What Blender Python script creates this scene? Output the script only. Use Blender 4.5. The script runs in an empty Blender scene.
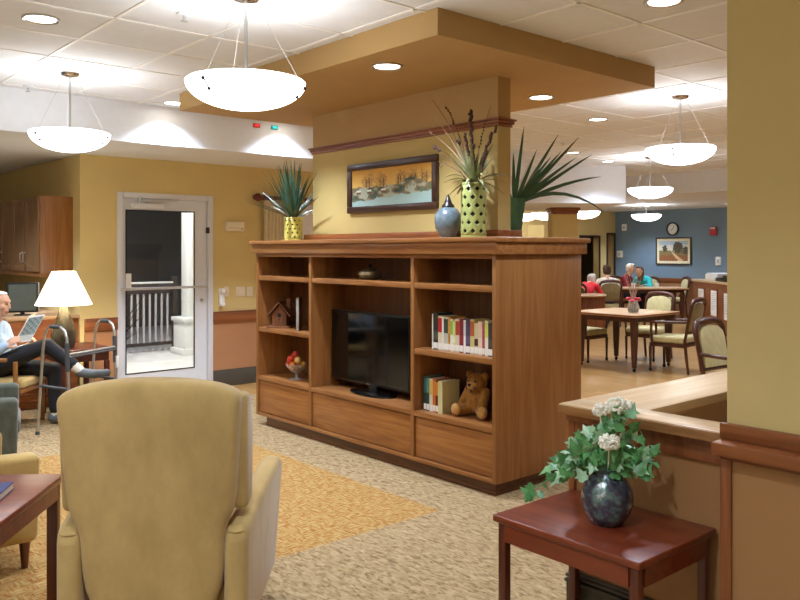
import bpy, bmesh, math, random
import numpy as np
from mathutils import Vector, Matrix
random.seed(7)
PI = math.pi
S = bpy.context.scene
COL = S.collection
TH = math.atan2(922, 800)                  # heading of the camera in the building's axes
FX, FY, RX, RY = math.cos(TH), math.sin(TH), math.sin(TH), -math.cos(TH)
def W(d, l, z=0.0):                        # metres ahead of / to the right of where the camera stands
    return Vector((FX*d + RX*l, FY*d + RY*l, z))
R2D = math.degrees
AHEAD, RIGHT = TH, TH - PI/2

# ------------------------------------------------------------------ materials
def lin(h):
    h = h.lstrip('#')
    o = []
    for i in (0, 2, 4):
        c = int(h[i:i+2], 16)/255
        o.append(c/12.92 if c <= .04045 else ((c+.055)/1.055)**2.4)
    return (*o, 1.0)
MATS = {}
def base(name):
    m = bpy.data.materials.new(name); m.use_nodes = True
    nt = m.node_tree
    return m, nt, nt.nodes['Principled BSDF']
def plain(name, col, rough=.6, metal=0, vary=.06, scale=14, bump=0, spec=.5, coat=0, trans=0, emit=0, alpha=1):
    if name in MATS: return MATS[name]
    m, nt, b = base(name)
    c = lin(col)
    b.inputs['Roughness'].default_value = rough
    b.inputs['Metallic'].default_value = metal
    b.inputs['Specular IOR Level'].default_value = spec
    b.inputs['Coat Weight'].default_value = coat
    b.inputs['Coat Roughness'].default_value = .15
    b.inputs['Transmission Weight'].default_value = trans
    tc = nt.nodes.new('ShaderNodeTexCoord')
    n = nt.nodes.new('ShaderNodeTexNoise'); n.inputs['Scale'].default_value = scale; n.inputs['Detail'].default_value = 4
    nt.links.new(tc.outputs['Object'], n.inputs['Vector'])
    r = nt.nodes.new('ShaderNodeValToRGB')
    r.color_ramp.elements[0].position = .3; r.color_ramp.elements[1].position = .7
    r.color_ramp.elements[0].color = (*[x*(1-vary) for x in c[:3]], 1)
    r.color_ramp.elements[1].color = (*[min(1, x*(1+vary)) for x in c[:3]], 1)
    nt.links.new(n.outputs['Fac'], r.inputs['Fac'])
    nt.links.new(r.outputs['Color'], b.inputs['Base Color'])
    if bump:
        bp = nt.nodes.new('ShaderNodeBump'); bp.inputs['Strength'].default_value = bump; bp.inputs['Distance'].default_value = .01
        nt.links.new(n.outputs['Fac'], bp.inputs['Height']); nt.links.new(bp.outputs['Normal'], b.inputs['Normal'])
    if emit:
        b.inputs['Emission Color'].default_value = c
        b.inputs['Emission Strength'].default_value = emit
    MATS[name] = m
    return m
def wood(name, c1, c2, axis='z', rough=.38, fine=1.0, coat=.15, rings=1.0):
    if name in MATS: return MATS[name]
    m, nt, b = base(name)
    b.inputs['Roughness'].default_value = rough; b.inputs['Coat Weight'].default_value = coat; b.inputs['Coat Roughness'].default_value = .25
    tc = nt.nodes.new('ShaderNodeTexCoord'); mp = nt.nodes.new('ShaderNodeMapping')
    sc = {'x': (.5, 9, 9), 'y': (9, .5, 9), 'z': (9, 9, .5)}[axis]
    mp.inputs['Scale'].default_value = [s*fine for s in sc]
    nt.links.new(tc.outputs['Object'], mp.inputs['Vector'])
    n = nt.nodes.new('ShaderNodeTexNoise'); n.inputs['Scale'].default_value = 1.1; n.inputs['Detail'].default_value = 3; n.inputs['Distortion'].default_value = .6
    nt.links.new(mp.outputs['Vector'], n.inputs['Vector'])
    mul = nt.nodes.new('ShaderNodeMath'); mul.operation = 'MULTIPLY'; mul.inputs[1].default_value = 9*rings
    nt.links.new(n.outputs['Fac'], mul.inputs[0])
    fr = nt.nodes.new('ShaderNodeMath'); fr.operation = 'PINGPONG'; fr.inputs[1].default_value = 1
    nt.links.new(mul.outputs[0], fr.inputs[0])
    n2 = nt.nodes.new('ShaderNodeTexNoise'); n2.inputs['Scale'].default_value = 9; n2.inputs['Detail'].default_value = 5
    nt.links.new(mp.outputs['Vector'], n2.inputs['Vector'])
    mx = nt.nodes.new('ShaderNodeMix'); mx.inputs[0].default_value = .62
    nt.links.new(fr.outputs[0], mx.inputs[2]); nt.links.new(n2.outputs['Fac'], mx.inputs[3])
    r = nt.nodes.new('ShaderNodeValToRGB')
    r.color_ramp.elements[0].position = .25; r.color_ramp.elements[1].position = .75
    r.color_ramp.elements[0].color = lin(c2); r.color_ramp.elements[1].color = lin(c1)
    nt.links.new(mx.outputs[0], r.inputs['Fac']); nt.links.new(r.outputs['Color'], b.inputs['Base Color'])
    MATS[name] = m
    return m
def glass(name, col='#ffffff', rough=0.0, ior=1.45):
    m, nt, b = base(name)
    b.inputs['Base Color'].default_value = lin(col); b.inputs['Roughness'].default_value = rough
    b.inputs['Transmission Weight'].default_value = 1; b.inputs['IOR'].default_value = ior
    MATS[name] = m
    return m
def painted(name, rough=.5, coat=0):          # colours of a picture, stored on its own mesh
    m, nt, b = base(name)
    a = nt.nodes.new('ShaderNodeVertexColor'); a.layer_name = 'paint'
    nt.links.new(a.outputs['Color'], b.inputs['Base Color'])
    b.inputs['Roughness'].default_value = rough; b.inputs['Coat Weight'].default_value = coat
    MATS[name] = m
    return m

WALL = '#d6c082'; TAN = '#b6945e'
m_wall = plain('yellow_wall_paint', WALL, .75, vary=.03, scale=3)
m_tan = plain('tan_soffit_paint', TAN, .75, vary=.03, scale=3)
m_cream = plain('cream_wall_paint', '#e2dccb', .75, vary=.02, scale=3)
m_blue = plain('blue_wall_paint', '#748b9c', .75, vary=.03, scale=3)
m_brownpanel = plain('brown_laminate_panel', '#a87c4e', .45, vary=.05, scale=2)
m_orangepanel = plain('orange_laminate_panel', '#aa7a54', .45, vary=.05, scale=2)
m_white = plain('white_paint', '#e4e8ee', .8, vary=.02)
m_grid = plain('white_enamel', '#f4f4f4', .5, vary=.01)
m_oak_v = wood('oak_upright_grain', '#9d6b39', '#875529', 'z')
m_oak_h = wood('oak_level_grain', '#a36f3b', '#855229', 'y')
m_oak_x = wood('oak_cross_grain', '#a36f3b', '#855229', 'x')
m_oak_draw = wood('oak_drawer_grain', '#a87038', '#8a5428', 'y', fine=.8, rings=1.6)
m_oak_shaded = wood('oak_inside_shaded', '#7f5432', '#643e22', 'z')  # shade inside the bays put into the colour of the oak
m_cherry_x = wood('cherry_long_grain', '#80391f', '#652814', 'y', rough=.3, coat=.2, fine=.7)
m_cherry_v = wood('cherry_leg_grain', '#6b2f1c', '#4c1d10', 'z', rough=.28, coat=.4)
m_walnut = wood('dark_chair_wood', '#5c3324', '#3e2016', 'z', rough=.35)
m_tablewood = wood('pale_table_laminate', '#c9a67c', '#b8916a', 'x', rough=.35, fine=.6)
m_cap = wood('maple_counter_cap', '#d9bd94', '#c9a678', 'y', rough=.3, fine=.8)
m_capx = wood('maple_counter_cap_cross', '#d9bd94', '#c9a678', 'x', rough=.3, fine=.8)
m_trim = wood('chestnut_trim', '#96592f', '#75401f', 'y', fine=.8)
m_trimx = wood('chestnut_trim_cross', '#96592f', '#75401f', 'x', fine=.8)
m_trimv = wood('chestnut_trim_upright', '#96592f', '#75401f', 'z', fine=.8)
m_black = plain('black_base_rubber', '#474136', .5)
m_kick = wood('dark_plinth', '#6b4020', '#4a2a12', 'y')
m_steel = plain('brushed_steel', '#c9c9c9', .28, 1, vary=.03)
m_alu = plain('door_aluminium', '#d9dbe0', .42, 0, vary=.02)
m_chrome = plain('chrome', '#dddddd', .12, 1, vary=.01)
m_dark = plain('black_plastic', '#141414', .35, vary=.02)
m_screen = plain('glossy_screen', '#07080a', .07, vary=.02, spec=.6)
m_ivory = plain('ivory_plastic', '#e6dcc2', .45, vary=.02)
m_whiteplastic = plain('white_plastic', '#eeeeea', .45, vary=.02)
m_bowl = plain('opal_glass_lit', '#fffdfa', .3, vary=.01, emit=3.2)
m_lens = plain('lit_lens', '#fff6e6', .3, vary=.01, emit=9)
m_shade = plain('lit_linen_shade', '#fff3dc', .8, vary=.02, emit=1.15)
m_bronze = plain('bronze_ceramic', '#4c4532', .25, .3, vary=.35, scale=9, coat=.3)
m_tanvelour = None

def velour(name, c, c2, sc=5):
    m, nt, b = base(name)
    b.inputs['Roughness'].default_value = .85; b.inputs['Sheen Weight'].default_value = .35; b.inputs['Sheen Roughness'].default_value = .4
    b.inputs['Specular IOR Level'].default_value = .2
    tc = nt.nodes.new('ShaderNodeTexCoord')
    mp = nt.nodes.new('ShaderNodeMapping'); mp.inputs['Scale'].default_value = (1, 1, .55); mp.inputs['Rotation'].default_value = (.3, .2, .5)
    nt.links.new(tc.outputs['Object'], mp.inputs['Vector'])
    n = nt.nodes.new('ShaderNodeTexNoise'); n.inputs['Scale'].default_value = sc; n.inputs['Detail'].default_value = 7; n.inputs['Roughness'].default_value = .62
    nt.links.new(mp.outputs['Vector'], n.inputs['Vector'])
    r = nt.nodes.new('ShaderNodeValToRGB'); r.color_ramp.elements[0].position = .32; r.color_ramp.elements[1].position = .68
    r.color_ramp.elements[0].color = lin(c2); r.color_ramp.elements[1].color = lin(c)
    nt.links.new(n.outputs['Fac'], r.inputs['Fac']); nt.links.new(r.outputs['Color'], b.inputs['Base Color'])
    n3 = nt.nodes.new('ShaderNodeTexNoise'); n3.inputs['Scale'].default_value = 160
    nt.links.new(tc.outputs['Object'], n3.inputs['Vector'])
    bp = nt.nodes.new('ShaderNodeBump'); bp.inputs['Strength'].default_value = .25; bp.inputs['Distance'].default_value = .002
    nt.links.new(n3.outputs['Fac'], bp.inputs['Height']); nt.links.new(bp.outputs['Normal'], b.inputs['Normal'])
    MATS[name] = m
    return m
m_velour = velour('tan_velour', '#c4a76c', '#ab905a', 6)
m_velour2 = velour('gold_velour', '#c4a768', '#ab8e52')
m_green = velour('grey_green_weave', '#5e6256', '#494d42', 20)
m_creamcloth = velour('cream_upholstery', '#cfc493', '#bdb17e', 20)
m_olive = velour('olive_tan_upholstery', '#8f7d52', '#7a6a44', 30)

def carpet_mat():
    m, nt, b = base('carpet')
    L = nt.links.new
    b.inputs['Roughness'].default_value = .95; b.inputs['Specular IOR Level'].default_value = .1
    tc = nt.nodes.new('ShaderNodeTexCoord')
    def ramp(src, stops):
        r = nt.nodes.new('ShaderNodeValToRGB'); e = r.color_ramp.elements
        e[0].position, e[0].color = stops[0][0], lin(stops[0][1]); e[1].position, e[1].color = stops[-1][0], lin(stops[-1][1])
        for p, c in stops[1:-1]:
            q = e.new(p); q.color = lin(c)
        L(src, r.inputs['Fac']); return r.outputs['Color']
    def noise(scale, det, vec, sx=(1, 1, 1), rot=0, dist=0):
        mp = nt.nodes.new('ShaderNodeMapping'); mp.inputs['Scale'].default_value = sx; mp.inputs['Rotation'].default_value = (0, 0, rot)
        L(vec, mp.inputs['Vector'])
        n = nt.nodes.new('ShaderNodeTexNoise'); n.inputs['Scale'].default_value = scale; n.inputs['Detail'].default_value = det; n.inputs['Distortion'].default_value = dist
        L(mp.outputs['Vector'], n.inputs['Vector']); return n.outputs['Fac']
    o = tc.outputs['Object']
    beige = ramp(noise(46, 6, o, (1, .4, 1), .5, .8), [(.32, '#7b6546'), (.45, '#9c8460'), (.56, '#aa936d'), (.7, '#b8a37e')])
    # the inset: short woven dashes in ochre and rust, turned cell by cell
    a1 = noise(52, 4, o, (.3, 1.6, 1), .4, .3); a2 = noise(52, 4, o, (1.6, .3, 1), .4, .3)
    sel = noise(15, 1, o)
    gt = nt.nodes.new('ShaderNodeMath'); gt.operation = 'GREATER_THAN'; gt.inputs[1].default_value = .5; L(sel, gt.inputs[0])
    mx = nt.nodes.new('ShaderNodeMix'); L(gt.outputs[0], mx.inputs[0]); L(a1, mx.inputs[2]); L(a2, mx.inputs[3])
    inset = ramp(mx.outputs[0], [(.34, '#946030'), (.45, '#a67a44'), (.55, '#b09058'), (.68, '#baa26e')])
    sp = nt.nodes.new('ShaderNodeSeparateXYZ'); L(o, sp.inputs[0])
    def cmp(out, op, v):
        q = nt.nodes.new('ShaderNodeMath'); q.operation = op; q.inputs[1].default_value = v; L(out, q.inputs[0]); return q.outputs[0]
    f = None
    for t in (cmp(sp.outputs['X'], 'LESS_THAN', 3.412), cmp(sp.outputs['Y'], 'GREATER_THAN', 3.56), cmp(sp.outputs['Y'], 'LESS_THAN', 6.5), cmp(sp.outputs['X'], 'GREATER_THAN', .2)):
        if f is None: f = t
        else:
            q = nt.nodes.new('ShaderNodeMath'); q.operation = 'MULTIPLY'; L(f, q.inputs[0]); L(t, q.inputs[1]); f = q.outputs[0]
    fin = nt.nodes.new('ShaderNodeMix'); fin.data_type = 'RGBA'
    L(f, fin.inputs[0]); L(beige, fin.inputs[6]); L(inset, fin.inputs[7])
    L(fin.outputs[2], b.inputs['Base Color'])
    nb = noise(180, 2, o)
    bp = nt.nodes.new('ShaderNodeBump'); bp.inputs['Strength'].default_value = .6; bp.inputs['Distance'].default_value = .004
    L(nb, bp.inputs['Height']); L(bp.outputs['Normal'], b.inputs['Normal'])
    return m
m_carpet = carpet_mat()
def plank_mat():
    m, nt, b = base('plank_floor')
    L = nt.links.new
    b.inputs['Roughness'].default_value = .3; b.inputs['Coat Weight'].default_value = .2
    tc = nt.nodes.new('ShaderNodeTexCoord')
    mp = nt.nodes.new('ShaderNodeMapping'); mp.inputs['Rotation'].default_value = (0, 0, PI/2)
    L(tc.outputs['Object'], mp.inputs['Vector'])
    br = nt.nodes.new('ShaderNodeTexBrick')
    br.inputs['Scale'].default_value = 1; br.inputs['Brick Width'].default_value = 1.2; br.inputs['Row Height'].default_value = .13
    br.inputs['Mortar Size'].default_value = .003; br.inputs['Color1'].default_value = lin('#c4995e'); br.inputs['Color2'].default_value = lin('#b0854c')
    br.inputs['Mortar'].default_value = lin('#8a6434')
    L(mp.outputs['Vector'], br.inputs['Vector'])
    n = nt.nodes.new('ShaderNodeTexNoise'); n.inputs['Scale'].default_value = 3; n.inputs['Detail'].default_value = 5
    mp2 = nt.nodes.new('ShaderNodeMapping'); mp2.inputs['Scale'].default_value = (8, .8, 1); L(tc.outputs['Object'], mp2.inputs['Vector']); L(mp2.outputs['Vector'], n.inputs['Vector'])
    mx = nt.nodes.new('ShaderNodeMix'); mx.data_type = 'RGBA'; mx.blend_type = 'OVERLAY'; mx.inputs[0].default_value = .35
    L(br.outputs['Color'], mx.inputs[6]); L(n.outputs['Fac'], mx.inputs[7]); L(mx.outputs[2], b.inputs['Base Color'])
    return m
m_plank = plank_mat()

# ------------------------------------------------------------------ mesh building
class MB:
    def __init__(s): s.bm = bmesh.new()
    def _add(s, tb):
        me = bpy.data.meshes.new('t'); tb.to_mesh(me); tb.free(); s.bm.from_mesh(me); bpy.data.meshes.remove(me); return s
    def box(s, a, b, bev=0, seg=2, mat=None):
        tb = bmesh.new(); bmesh.ops.create_cube(tb, size=1)
        a, b = Vector(a), Vector(b); c = (a+b)/2; d = b-a
        for v in tb.verts: v.co = Vector((v.co.x*d.x, v.co.y*d.y, v.co.z*d.z)) + c
        if bev: bmesh.ops.bevel(tb, geom=list(tb.edges), offset=min(bev, .49*min(abs(x) for x in d)), segments=seg, profile=.5, affect='EDGES')
        if mat is not None: tb.transform(mat)
        return s._add(tb)
    def tube(s, pts, r, seg=10, cap=True, closed=False):
        pts = [Vector(p) for p in pts]; n = len(pts)
        rs = r if isinstance(r, (list, tuple)) else [r]*n
        rings = []; up = None
        for i, p in enumerate(pts):
            t = (pts[(i+1) % n]-pts[i-1]) if closed else (pts[min(i+1, n-1)]-pts[max(i-1, 0)])
            t = t.normalized() if t.length > 1e-9 else Vector((0, 0, 1))
            if up is None:
                up = Vector((0, 0, 1)) if abs(t.z) < .9 else Vector((1, 0, 0))
            x = up - t*up.dot(t)
            x = x.normalized() if x.length > 1e-6 else t.orthogonal().normalized()
            up = x; y = t.cross(x)
            rings.append([s.bm.verts.new(p + (x*math.cos(2*PI*k/seg) + y*math.sin(2*PI*k/seg))*rs[i]) for k in range(seg)])
        for i in range(n if closed else n-1):
            A, B = rings[i], rings[(i+1) % n]
            for k in range(seg):
                s.bm.faces.new((A[k], A[(k+1) % seg], B[(k+1) % seg], B[k]))
        if cap and not closed:
            s.bm.faces.new(rings[0][::-1]); s.bm.faces.new(rings[-1])
        return s
    def lathe(s, prof, c=(0, 0, 0), seg=32, mat=None):
        c = Vector(c); rings = []; nv = []
        for r, z in prof:
            if r < 1e-5: q = [s.bm.verts.new(c + Vector((0, 0, z)))]
            else: q = [s.bm.verts.new(c + Vector((r*math.cos(2*PI*k/seg), r*math.sin(2*PI*k/seg), z))) for k in range(seg)]
            rings.append(q); nv += q
        for A, B in zip(rings, rings[1:]):
            for k in range(seg):
                k2 = (k+1) % seg
                if len(A) == 1 and len(B) == 1: continue
                if len(A) == 1: s.bm.faces.new((A[0], B[k], B[k2]))
                elif len(B) == 1: s.bm.faces.new((A[k], A[k2], B[0]))
                else: s.bm.faces.new((A[k], A[k2], B[k2], B[k]))
        if mat is not None: bmesh.ops.transform(s.bm, matrix=mat, verts=nv)
        return s
    def ball(s, c, r, seg=16, rot=None):
        r = Vector((r, r, r)) if not hasattr(r, '__len__') else Vector(r)
        tb = bmesh.new(); bmesh.ops.create_uvsphere(tb, u_segments=seg, v_segments=max(6, seg//2), radius=1)
        M = Matrix.Translation(c) @ (rot.to_4x4() if rot is not None else Matrix()) @ Matrix.Diagonal((*r, 1))
        tb.transform(M); return s._add(tb)
    def prism(s, poly, vec, bev=0, seg=3):
        tb = bmesh.new(); vs = [tb.verts.new(p) for p in poly]; f = tb.faces.new(vs)
        g = bmesh.ops.extrude_face_region(tb, geom=[f])
        bmesh.ops.translate(tb, vec=vec, verts=[v for v in g['geom'] if isinstance(v, bmesh.types.BMVert)])
        bmesh.ops.recalc_face_normals(tb, faces=tb.faces)
        if bev:
            es = [e for e in tb.edges if len(e.link_faces) == 2 and e.calc_face_angle(0) > .5]
            bmesh.ops.bevel(tb, geom=es, offset=bev, segments=seg, profile=.5, affect='EDGES')
        return s._add(tb)
    def quad(s, *p):
        s.bm.faces.new([s.bm.verts.new(q) for q in p]); return s
    def blade(s, pts, w, side, fold=.25):      # a leaf: ribbon with a keel
        pts = [Vector(p) for p in pts]; side = Vector(side).normalized(); rows = []
        for i, p in enumerate(pts):
            t = (pts[min(i+1, len(pts)-1)]-pts[max(i-1, 0)]).normalized()
            x = (side - t*side.dot(t)).normalized(); nn = t.cross(x)
            ww = w[i]
            rows.append([s.bm.verts.new(p - x*ww + nn*ww*fold), s.bm.verts.new(p), s.bm.verts.new(p + x*ww + nn*ww*fold)])
        for A, B in zip(rows, rows[1:]):
            for k in (0, 1): s.bm.faces.new((A[k], A[k+1], B[k+1], B[k]))
        return s
    def build(s, name, mat, parent=None, angle=40, smooth=True, recalc=True):
        if recalc: bmesh.ops.recalc_face_normals(s.bm, faces=s.bm.faces)
        for f in s.bm.faces: f.smooth = smooth
        if smooth:
            a = math.radians(angle)
            for e in s.bm.edges:
                if len(e.link_faces) == 2 and e.calc_face_angle(0) > a: e.smooth = False
        me = bpy.data.meshes.new(name); s.bm.to_mesh(me); s.bm.free()
        return link(name, me, mat, parent)
def link(name, me, mat, parent=None):
    o = bpy.data.objects.new(name, me); COL.objects.link(o)
    for m in (mat if isinstance(mat, (list, tuple)) else [mat]): me.materials.append(m)
    if parent: o.parent = parent
    return o
def tag(o, label=None, cat=None, group=None, kind=None):
    if label: o['label'] = label
    if cat: o['category'] = cat
    if group: o['group'] = group
    if kind: o['kind'] = kind
    return o
def empty(name, loc, rz=0, label=None, cat=None, group=None):
    o = bpy.data.objects.new(name, None); COL.objects.link(o); o.empty_display_size = .1
    o.location = loc; o.rotation_euler = (0, 0, rz)
    return tag(o, label, cat, group)
def struct(o, label=None): return tag(o, label, None, None, 'structure')
def children(o): return [c for c in bpy.data.objects if c.parent == o]
def copy_tree(o, parent=None, table=None):
    table = table or KIDS(o)
    c = o.copy(); COL.objects.link(c)
    if parent: c.parent = parent
    for ch in table.get(o.name, []): copy_tree(ch, c, table)
    return c
def KIDS(o):
    t = {}
    for c in bpy.data.objects:
        if c.parent: t.setdefault(c.parent.name, []).append(c)
    t[''] = []
    return t
def box(name, a, b, mat, parent=None, bev=0, seg=2): return MB().box(a, b, bev, seg).build(name, mat, parent)

# one watertight skin around overlapping limbs (bodies, stuffed toys)
def skin(name, prims, mats, voxel, parent=None, smooth=5, loc=None, rz=0):
    b = MB()
    for p in prims:
        if p[0] == 'c':
            _, p0, r0, p1, r1, mi = p
            p0, p1 = Vector(p0), Vector(p1); t = (p1-p0)
            n = 5; t_ = t.normalized() if t.length else Vector((0, 0, 1))
            pts = []; rs = []
            for k in range(n):
                a = PI/2*(1-k/n) ; pts.append(p0 - t_*r0*math.sin(a)); rs.append(max(1e-4, r0*math.cos(a)))
            pts.append(p0); rs.append(r0); pts.append(p1); rs.append(r1)
            for k in range(1, n+1):
                a = PI/2*k/n; pts.append(p1 + t_*r1*math.sin(a)); rs.append(max(1e-4, r1*math.cos(a)))
            b.tube(pts, rs, 14)
        else:
            _, c, r, rot, mi = p
            b.ball(c, r, 18, rot)
    bmesh.ops.recalc_face_normals(b.bm, faces=b.bm.faces)
    me = bpy.data.meshes.new('tmp'); b.bm.to_mesh(me); b.bm.free()
    o = bpy.data.objects.new('tmp', me); COL.objects.link(o)
    md = o.modifiers.new('r', 'REMESH'); md.mode = 'VOXEL'; md.voxel_size = voxel; md.use_smooth_shade = True
    sm = o.modifiers.new('s', 'SMOOTH'); sm.factor = .5; sm.iterations = smooth
    dg = bpy.context.evaluated_depsgraph_get(); ev = o.evaluated_get(dg)
    out = bpy.data.meshes.new_from_object(ev); out.name = name
    bpy.data.objects.remove(o); bpy.data.meshes.remove(me)
    out.materials.clear()
    for m in mats: out.materials.append(m)
    n = len(out.polygons); C = np.empty(n*3); out.polygons.foreach_get('center', C); C = C.reshape(-1, 3)
    best = np.full(n, 1e9); idx = np.zeros(n, dtype=np.int32)
    for p in prims:
        if p[0] == 'c':
            _, p0, r0, p1, r1, mi = p
            a = np.array(p0); d = np.array(p1)-a; L = max(d@d, 1e-9)
            t = np.clip((C-a)@d/L, 0, 1)
            dist = np.linalg.norm(C-a-t[:, None]*d, axis=1) - (r0+(r1-r0)*t)
        else:
            _, c, r, rot, mi = p
            q = C-np.array(c)
            if rot is not None: q = q @ np.array(rot)
            r = np.array(r if hasattr(r, '__len__') else (r, r, r))
            k = np.linalg.norm(q/r, axis=1); dist = (k-1)*r.min()
        w = dist < best; best[w] = dist[w]; idx[w] = mi
    out.polygons.foreach_set('material_index', idx)
    out.polygons.foreach_set('use_smooth', np.ones(n, dtype=bool))
    ob = bpy.data.objects.new(name, out); COL.objects.link(ob)
    if parent: ob.parent = parent
    if loc is not None: ob.location = loc; ob.rotation_euler = (0, 0, rz)
    return ob

def picture_mesh(name, w, h, nx, nz, fn, mat, parent, origin, ux, uz):
    """a flat grid of w x h whose vertex colours are painted by fn(u, v)"""
    o, ux, uz = Vector(origin), Vector(ux), Vector(uz)
    vs = [o + ux*(w*i/nx) + uz*(h*j/nz) for j in range(nz+1) for i in range(nx+1)]
    fs = [(j*(nx+1)+i, j*(nx+1)+i+1, (j+1)*(nx+1)+i+1, (j+1)*(nx+1)+i) for j in range(nz) for i in range(nx)]
    me = bpy.data.meshes.new(name); me.from_pydata(vs, [], fs)
    at = me.color_attributes.new('paint', 'FLOAT_COLOR', 'POINT')
    for j in range(nz+1):
        for i in range(nx+1): at.data[j*(nx+1)+i].color = fn(i/nx, j/nz)
    return link(name, me, mat, parent)

# ------------------------------------------------------------------ the room
ZC, ZL, YW = 2.98, 2.61, 8.496
b = MB(); b.box((-3.2, -2.2, -.12), (18.3, 8.64, -.012)).box((-3.2, 8.64, -.12), (3.09, 12.3, -.012)).box((8.5, 8.64, -.12), (18.3, 12.3, -.012)); struct(b.build('floor', m_plank))
struct(box('floor_carpet', (-3.0, -2.0, -.0119), (4.6, YW, 0), m_carpet))
MB_ = MB
b = MB(); b.box((4.6, -2.0, -.0119), (17.95, YW+.04, 0)).box((8.6, YW+.04, -.0119), (17.95, 12.1, 0)); struct(b.build('floor_planks', m_plank))
struct(box('floor_entry', (-3.0, YW+.001, -.0119), (2.949, 12.1, 0), m_carpet))
b = MB(); b.box((-3.2, -2.2, ZC), (18.3, 8.64, ZC+.12)).box((-3.2, 8.64, ZC), (3.09, 12.3, ZC+.12)).box((8.5, 8.64, ZC), (18.3, 12.3, ZC+.12)); struct(b.build('ceiling', m_white))
# T bars of the hung tile ceiling
g = MB()
xs = [1.835+.61*k for k in range(-7, 27)]
ys = [2.705-.61*k for k in range(0, 8)] + [3.39] + [4.08+.61*k for k in range(0, 6)]
for x in xs: g.box((x-.012, -2.0, ZC-.006), (x+.012, 7.26, ZC))
for y in ys: g.box((-3.0, y-.012, ZC-.006), (17.9, y+.012, ZC))
for y in [7.74+.61*k for k in range(7)]: g.box((8.7, y-.012, ZC-.006), (17.9, y+.012, ZC))
struct(g.build('ceiling_grid', m_grid, smooth=False))
b = MB(); b.box((-3.0, 7.264, ZL), (8.6, 8.636, ZC-.0005)).box((-3.0, 8.636, ZL), (3.09, 12.1, ZC-.0005)); struct(b.build('ceiling_lowered', m_white))
b = MB(); b.box((12.98, -1.9, ZL), (17.94, 12.09, ZC-.001)); struct(b.build('ceiling_lowered_dining', m_white))
# bulkhead that stands square to the line of sight over the passage
bk = MB(); bk.box((-3.2, 0, 2.37), (3.67, 2.6, ZC-.001)); bk = bk.build('ceiling_bulkhead', m_white); p = W(13, 0); bk.location = p; bk.rotation_euler = (0, 0, RIGHT); struct(bk)
# the tan soffit above the cabinet
struct(MB().box((3.132, 3.284, 2.824), (5.382, 6.55, ZC-.0005)).build('ceiling_soffit', m_tan, smooth=False))
# thin wall standing on the cabinet's line
struct(MB().box((4.194, 3.786, 1.70), (4.326, 6.048, 2.53)).build('wall_partition', plain('ochre_partition_paint', '#bea768', .75, vary=.03, scale=3), smooth=False))
struct(MB().box((4.194, 3.786, 2.53), (4.326, 6.048, 2.824)).build('wall_partition_upper', m_tan, smooth=False))
b = MB()
for z0, z1, e in ((2.475, 2.495, .012), (2.495, 2.518, .022), (2.518, 2.532, .034)):
    b.box((4.194-e, 3.786-e, z0), (4.326+e, 6.048+e, z1), .004)
struct(b.build('trim_partition', m_trim))

# end wall with the door (y = YW); built as pieces around the openings
DX0, DX1, DZ = 3.341, 4.475, 2.235
WX0, WX1, WZ0, WZ1 = 5.25, 7.2, .95, 2.18
b = MB()
for (x0, x1, z0, z1) in ((2.95, DX0, 0, ZL), (DX0, DX1, DZ, ZL), (DX1, WX0, 0, ZL), (WX0, WX1, 0, WZ0), (WX0, WX1, WZ1, ZL), (WX1, 8.6, 0, ZL)):
    b.box((x0, YW, z0), (x1, YW+.14, z1))
struct(b.build('wall_back', m_wall, smooth=False))
struct(MB().box((2.95, YW+.141, 0), (3.09, 12.1, ZL)).build('wall_left', m_wall, smooth=False))
b = MB(); b.box((-3.2, 12.1, 0), (3.09, 12.3, ZC)); struct(b.build('wall_far_left', m_cream, smooth=False))
b = MB(); b.box((-3.2, -2.2, 0), (-3.0, 12.1, ZC)); struct(b.build('wall_rear_left', m_cream, smooth=False))
b = MB(); b.box((-3.0, -2.2, 0), (18.3, -2.0, ZC)); struct(b.build('wall_rear', m_cream, smooth=False))
b = MB(); b.box((8.5, YW+.141, 0), (8.6, 12.1, ZC)); struct(b.build('wall_passage', m_cream, smooth=False))
# wainscot
def wains(nm, x0, x1):
    b = MB(); b.box((x0, YW-.012, .0), (x1, YW-.0005, .75)); struct(b.build('wall_panel_'+nm, m_orangepanel, smooth=False))
    b = MB(); b.box((x0, YW-.03, .75), (x1, YW-.0005, .87), .004).box((x0, YW-.036, .87), (x1, YW-.0005, .885), .004); struct(b.build('trim_rail_'+nm, m_trimx))
    b = MB(); b.box((x0, YW-.03, 0), (x1, YW-.0125, .185), .006).box((x0, YW-.024, .185), (x1, YW-.0125, .197)); struct(b.build('baseboard_'+nm, m_black))
wains('left', 2.992, DX0); wains('right', DX1, 8.49)

# aluminium door with one large pane
d = empty('door_1', (DX0, YW, 0)); struct(d)
f = MB(); w = DX1-DX0
f.box((0.0, -.012, 0), (.062, .13, DZ), .004).box((w-.062, -.012, 0), (w, .13, DZ), .004).box((.062, -.012, DZ-.06), (w-.062, .13, DZ), .004)
f.build('door_frame', m_alu, d)
L0, L1 = .068, w-.068
gx0, gx1, gz0, gz1 = .10, .915, .25, 2.047
f = MB()
f.box((L0, .02, .01), (gx0, .065, 2.17)).box((gx1, .02, .01), (L1, .065, 2.17)).box((gx0, .02, .01), (gx1, .065, gz0)).box((gx0, .02, gz1), (gx1, .065, 2.17))
f.build('door_leaf', m_alu, d)
f = MB()
for a, c in (((gx0, .016, gz0), (gx0+.012, .02, gz1)), ((gx1-.012, .016, gz0), (gx1, .02, gz1)), ((gx0, .016, gz0), (gx1, .02, gz0+.012)), ((gx0, .016, gz1-.012), (gx1, .02, gz1))): f.box(a, c)
f.build('glazing_gasket', m_dark, d)
m_pane = glass('door_pane', '#e8eeee')
MB().box((gx0+.002, .038, gz0+.002), (gx1-.002, .046, gz1-.002)).build('door_pane', m_pane, d, smooth=False)
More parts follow.
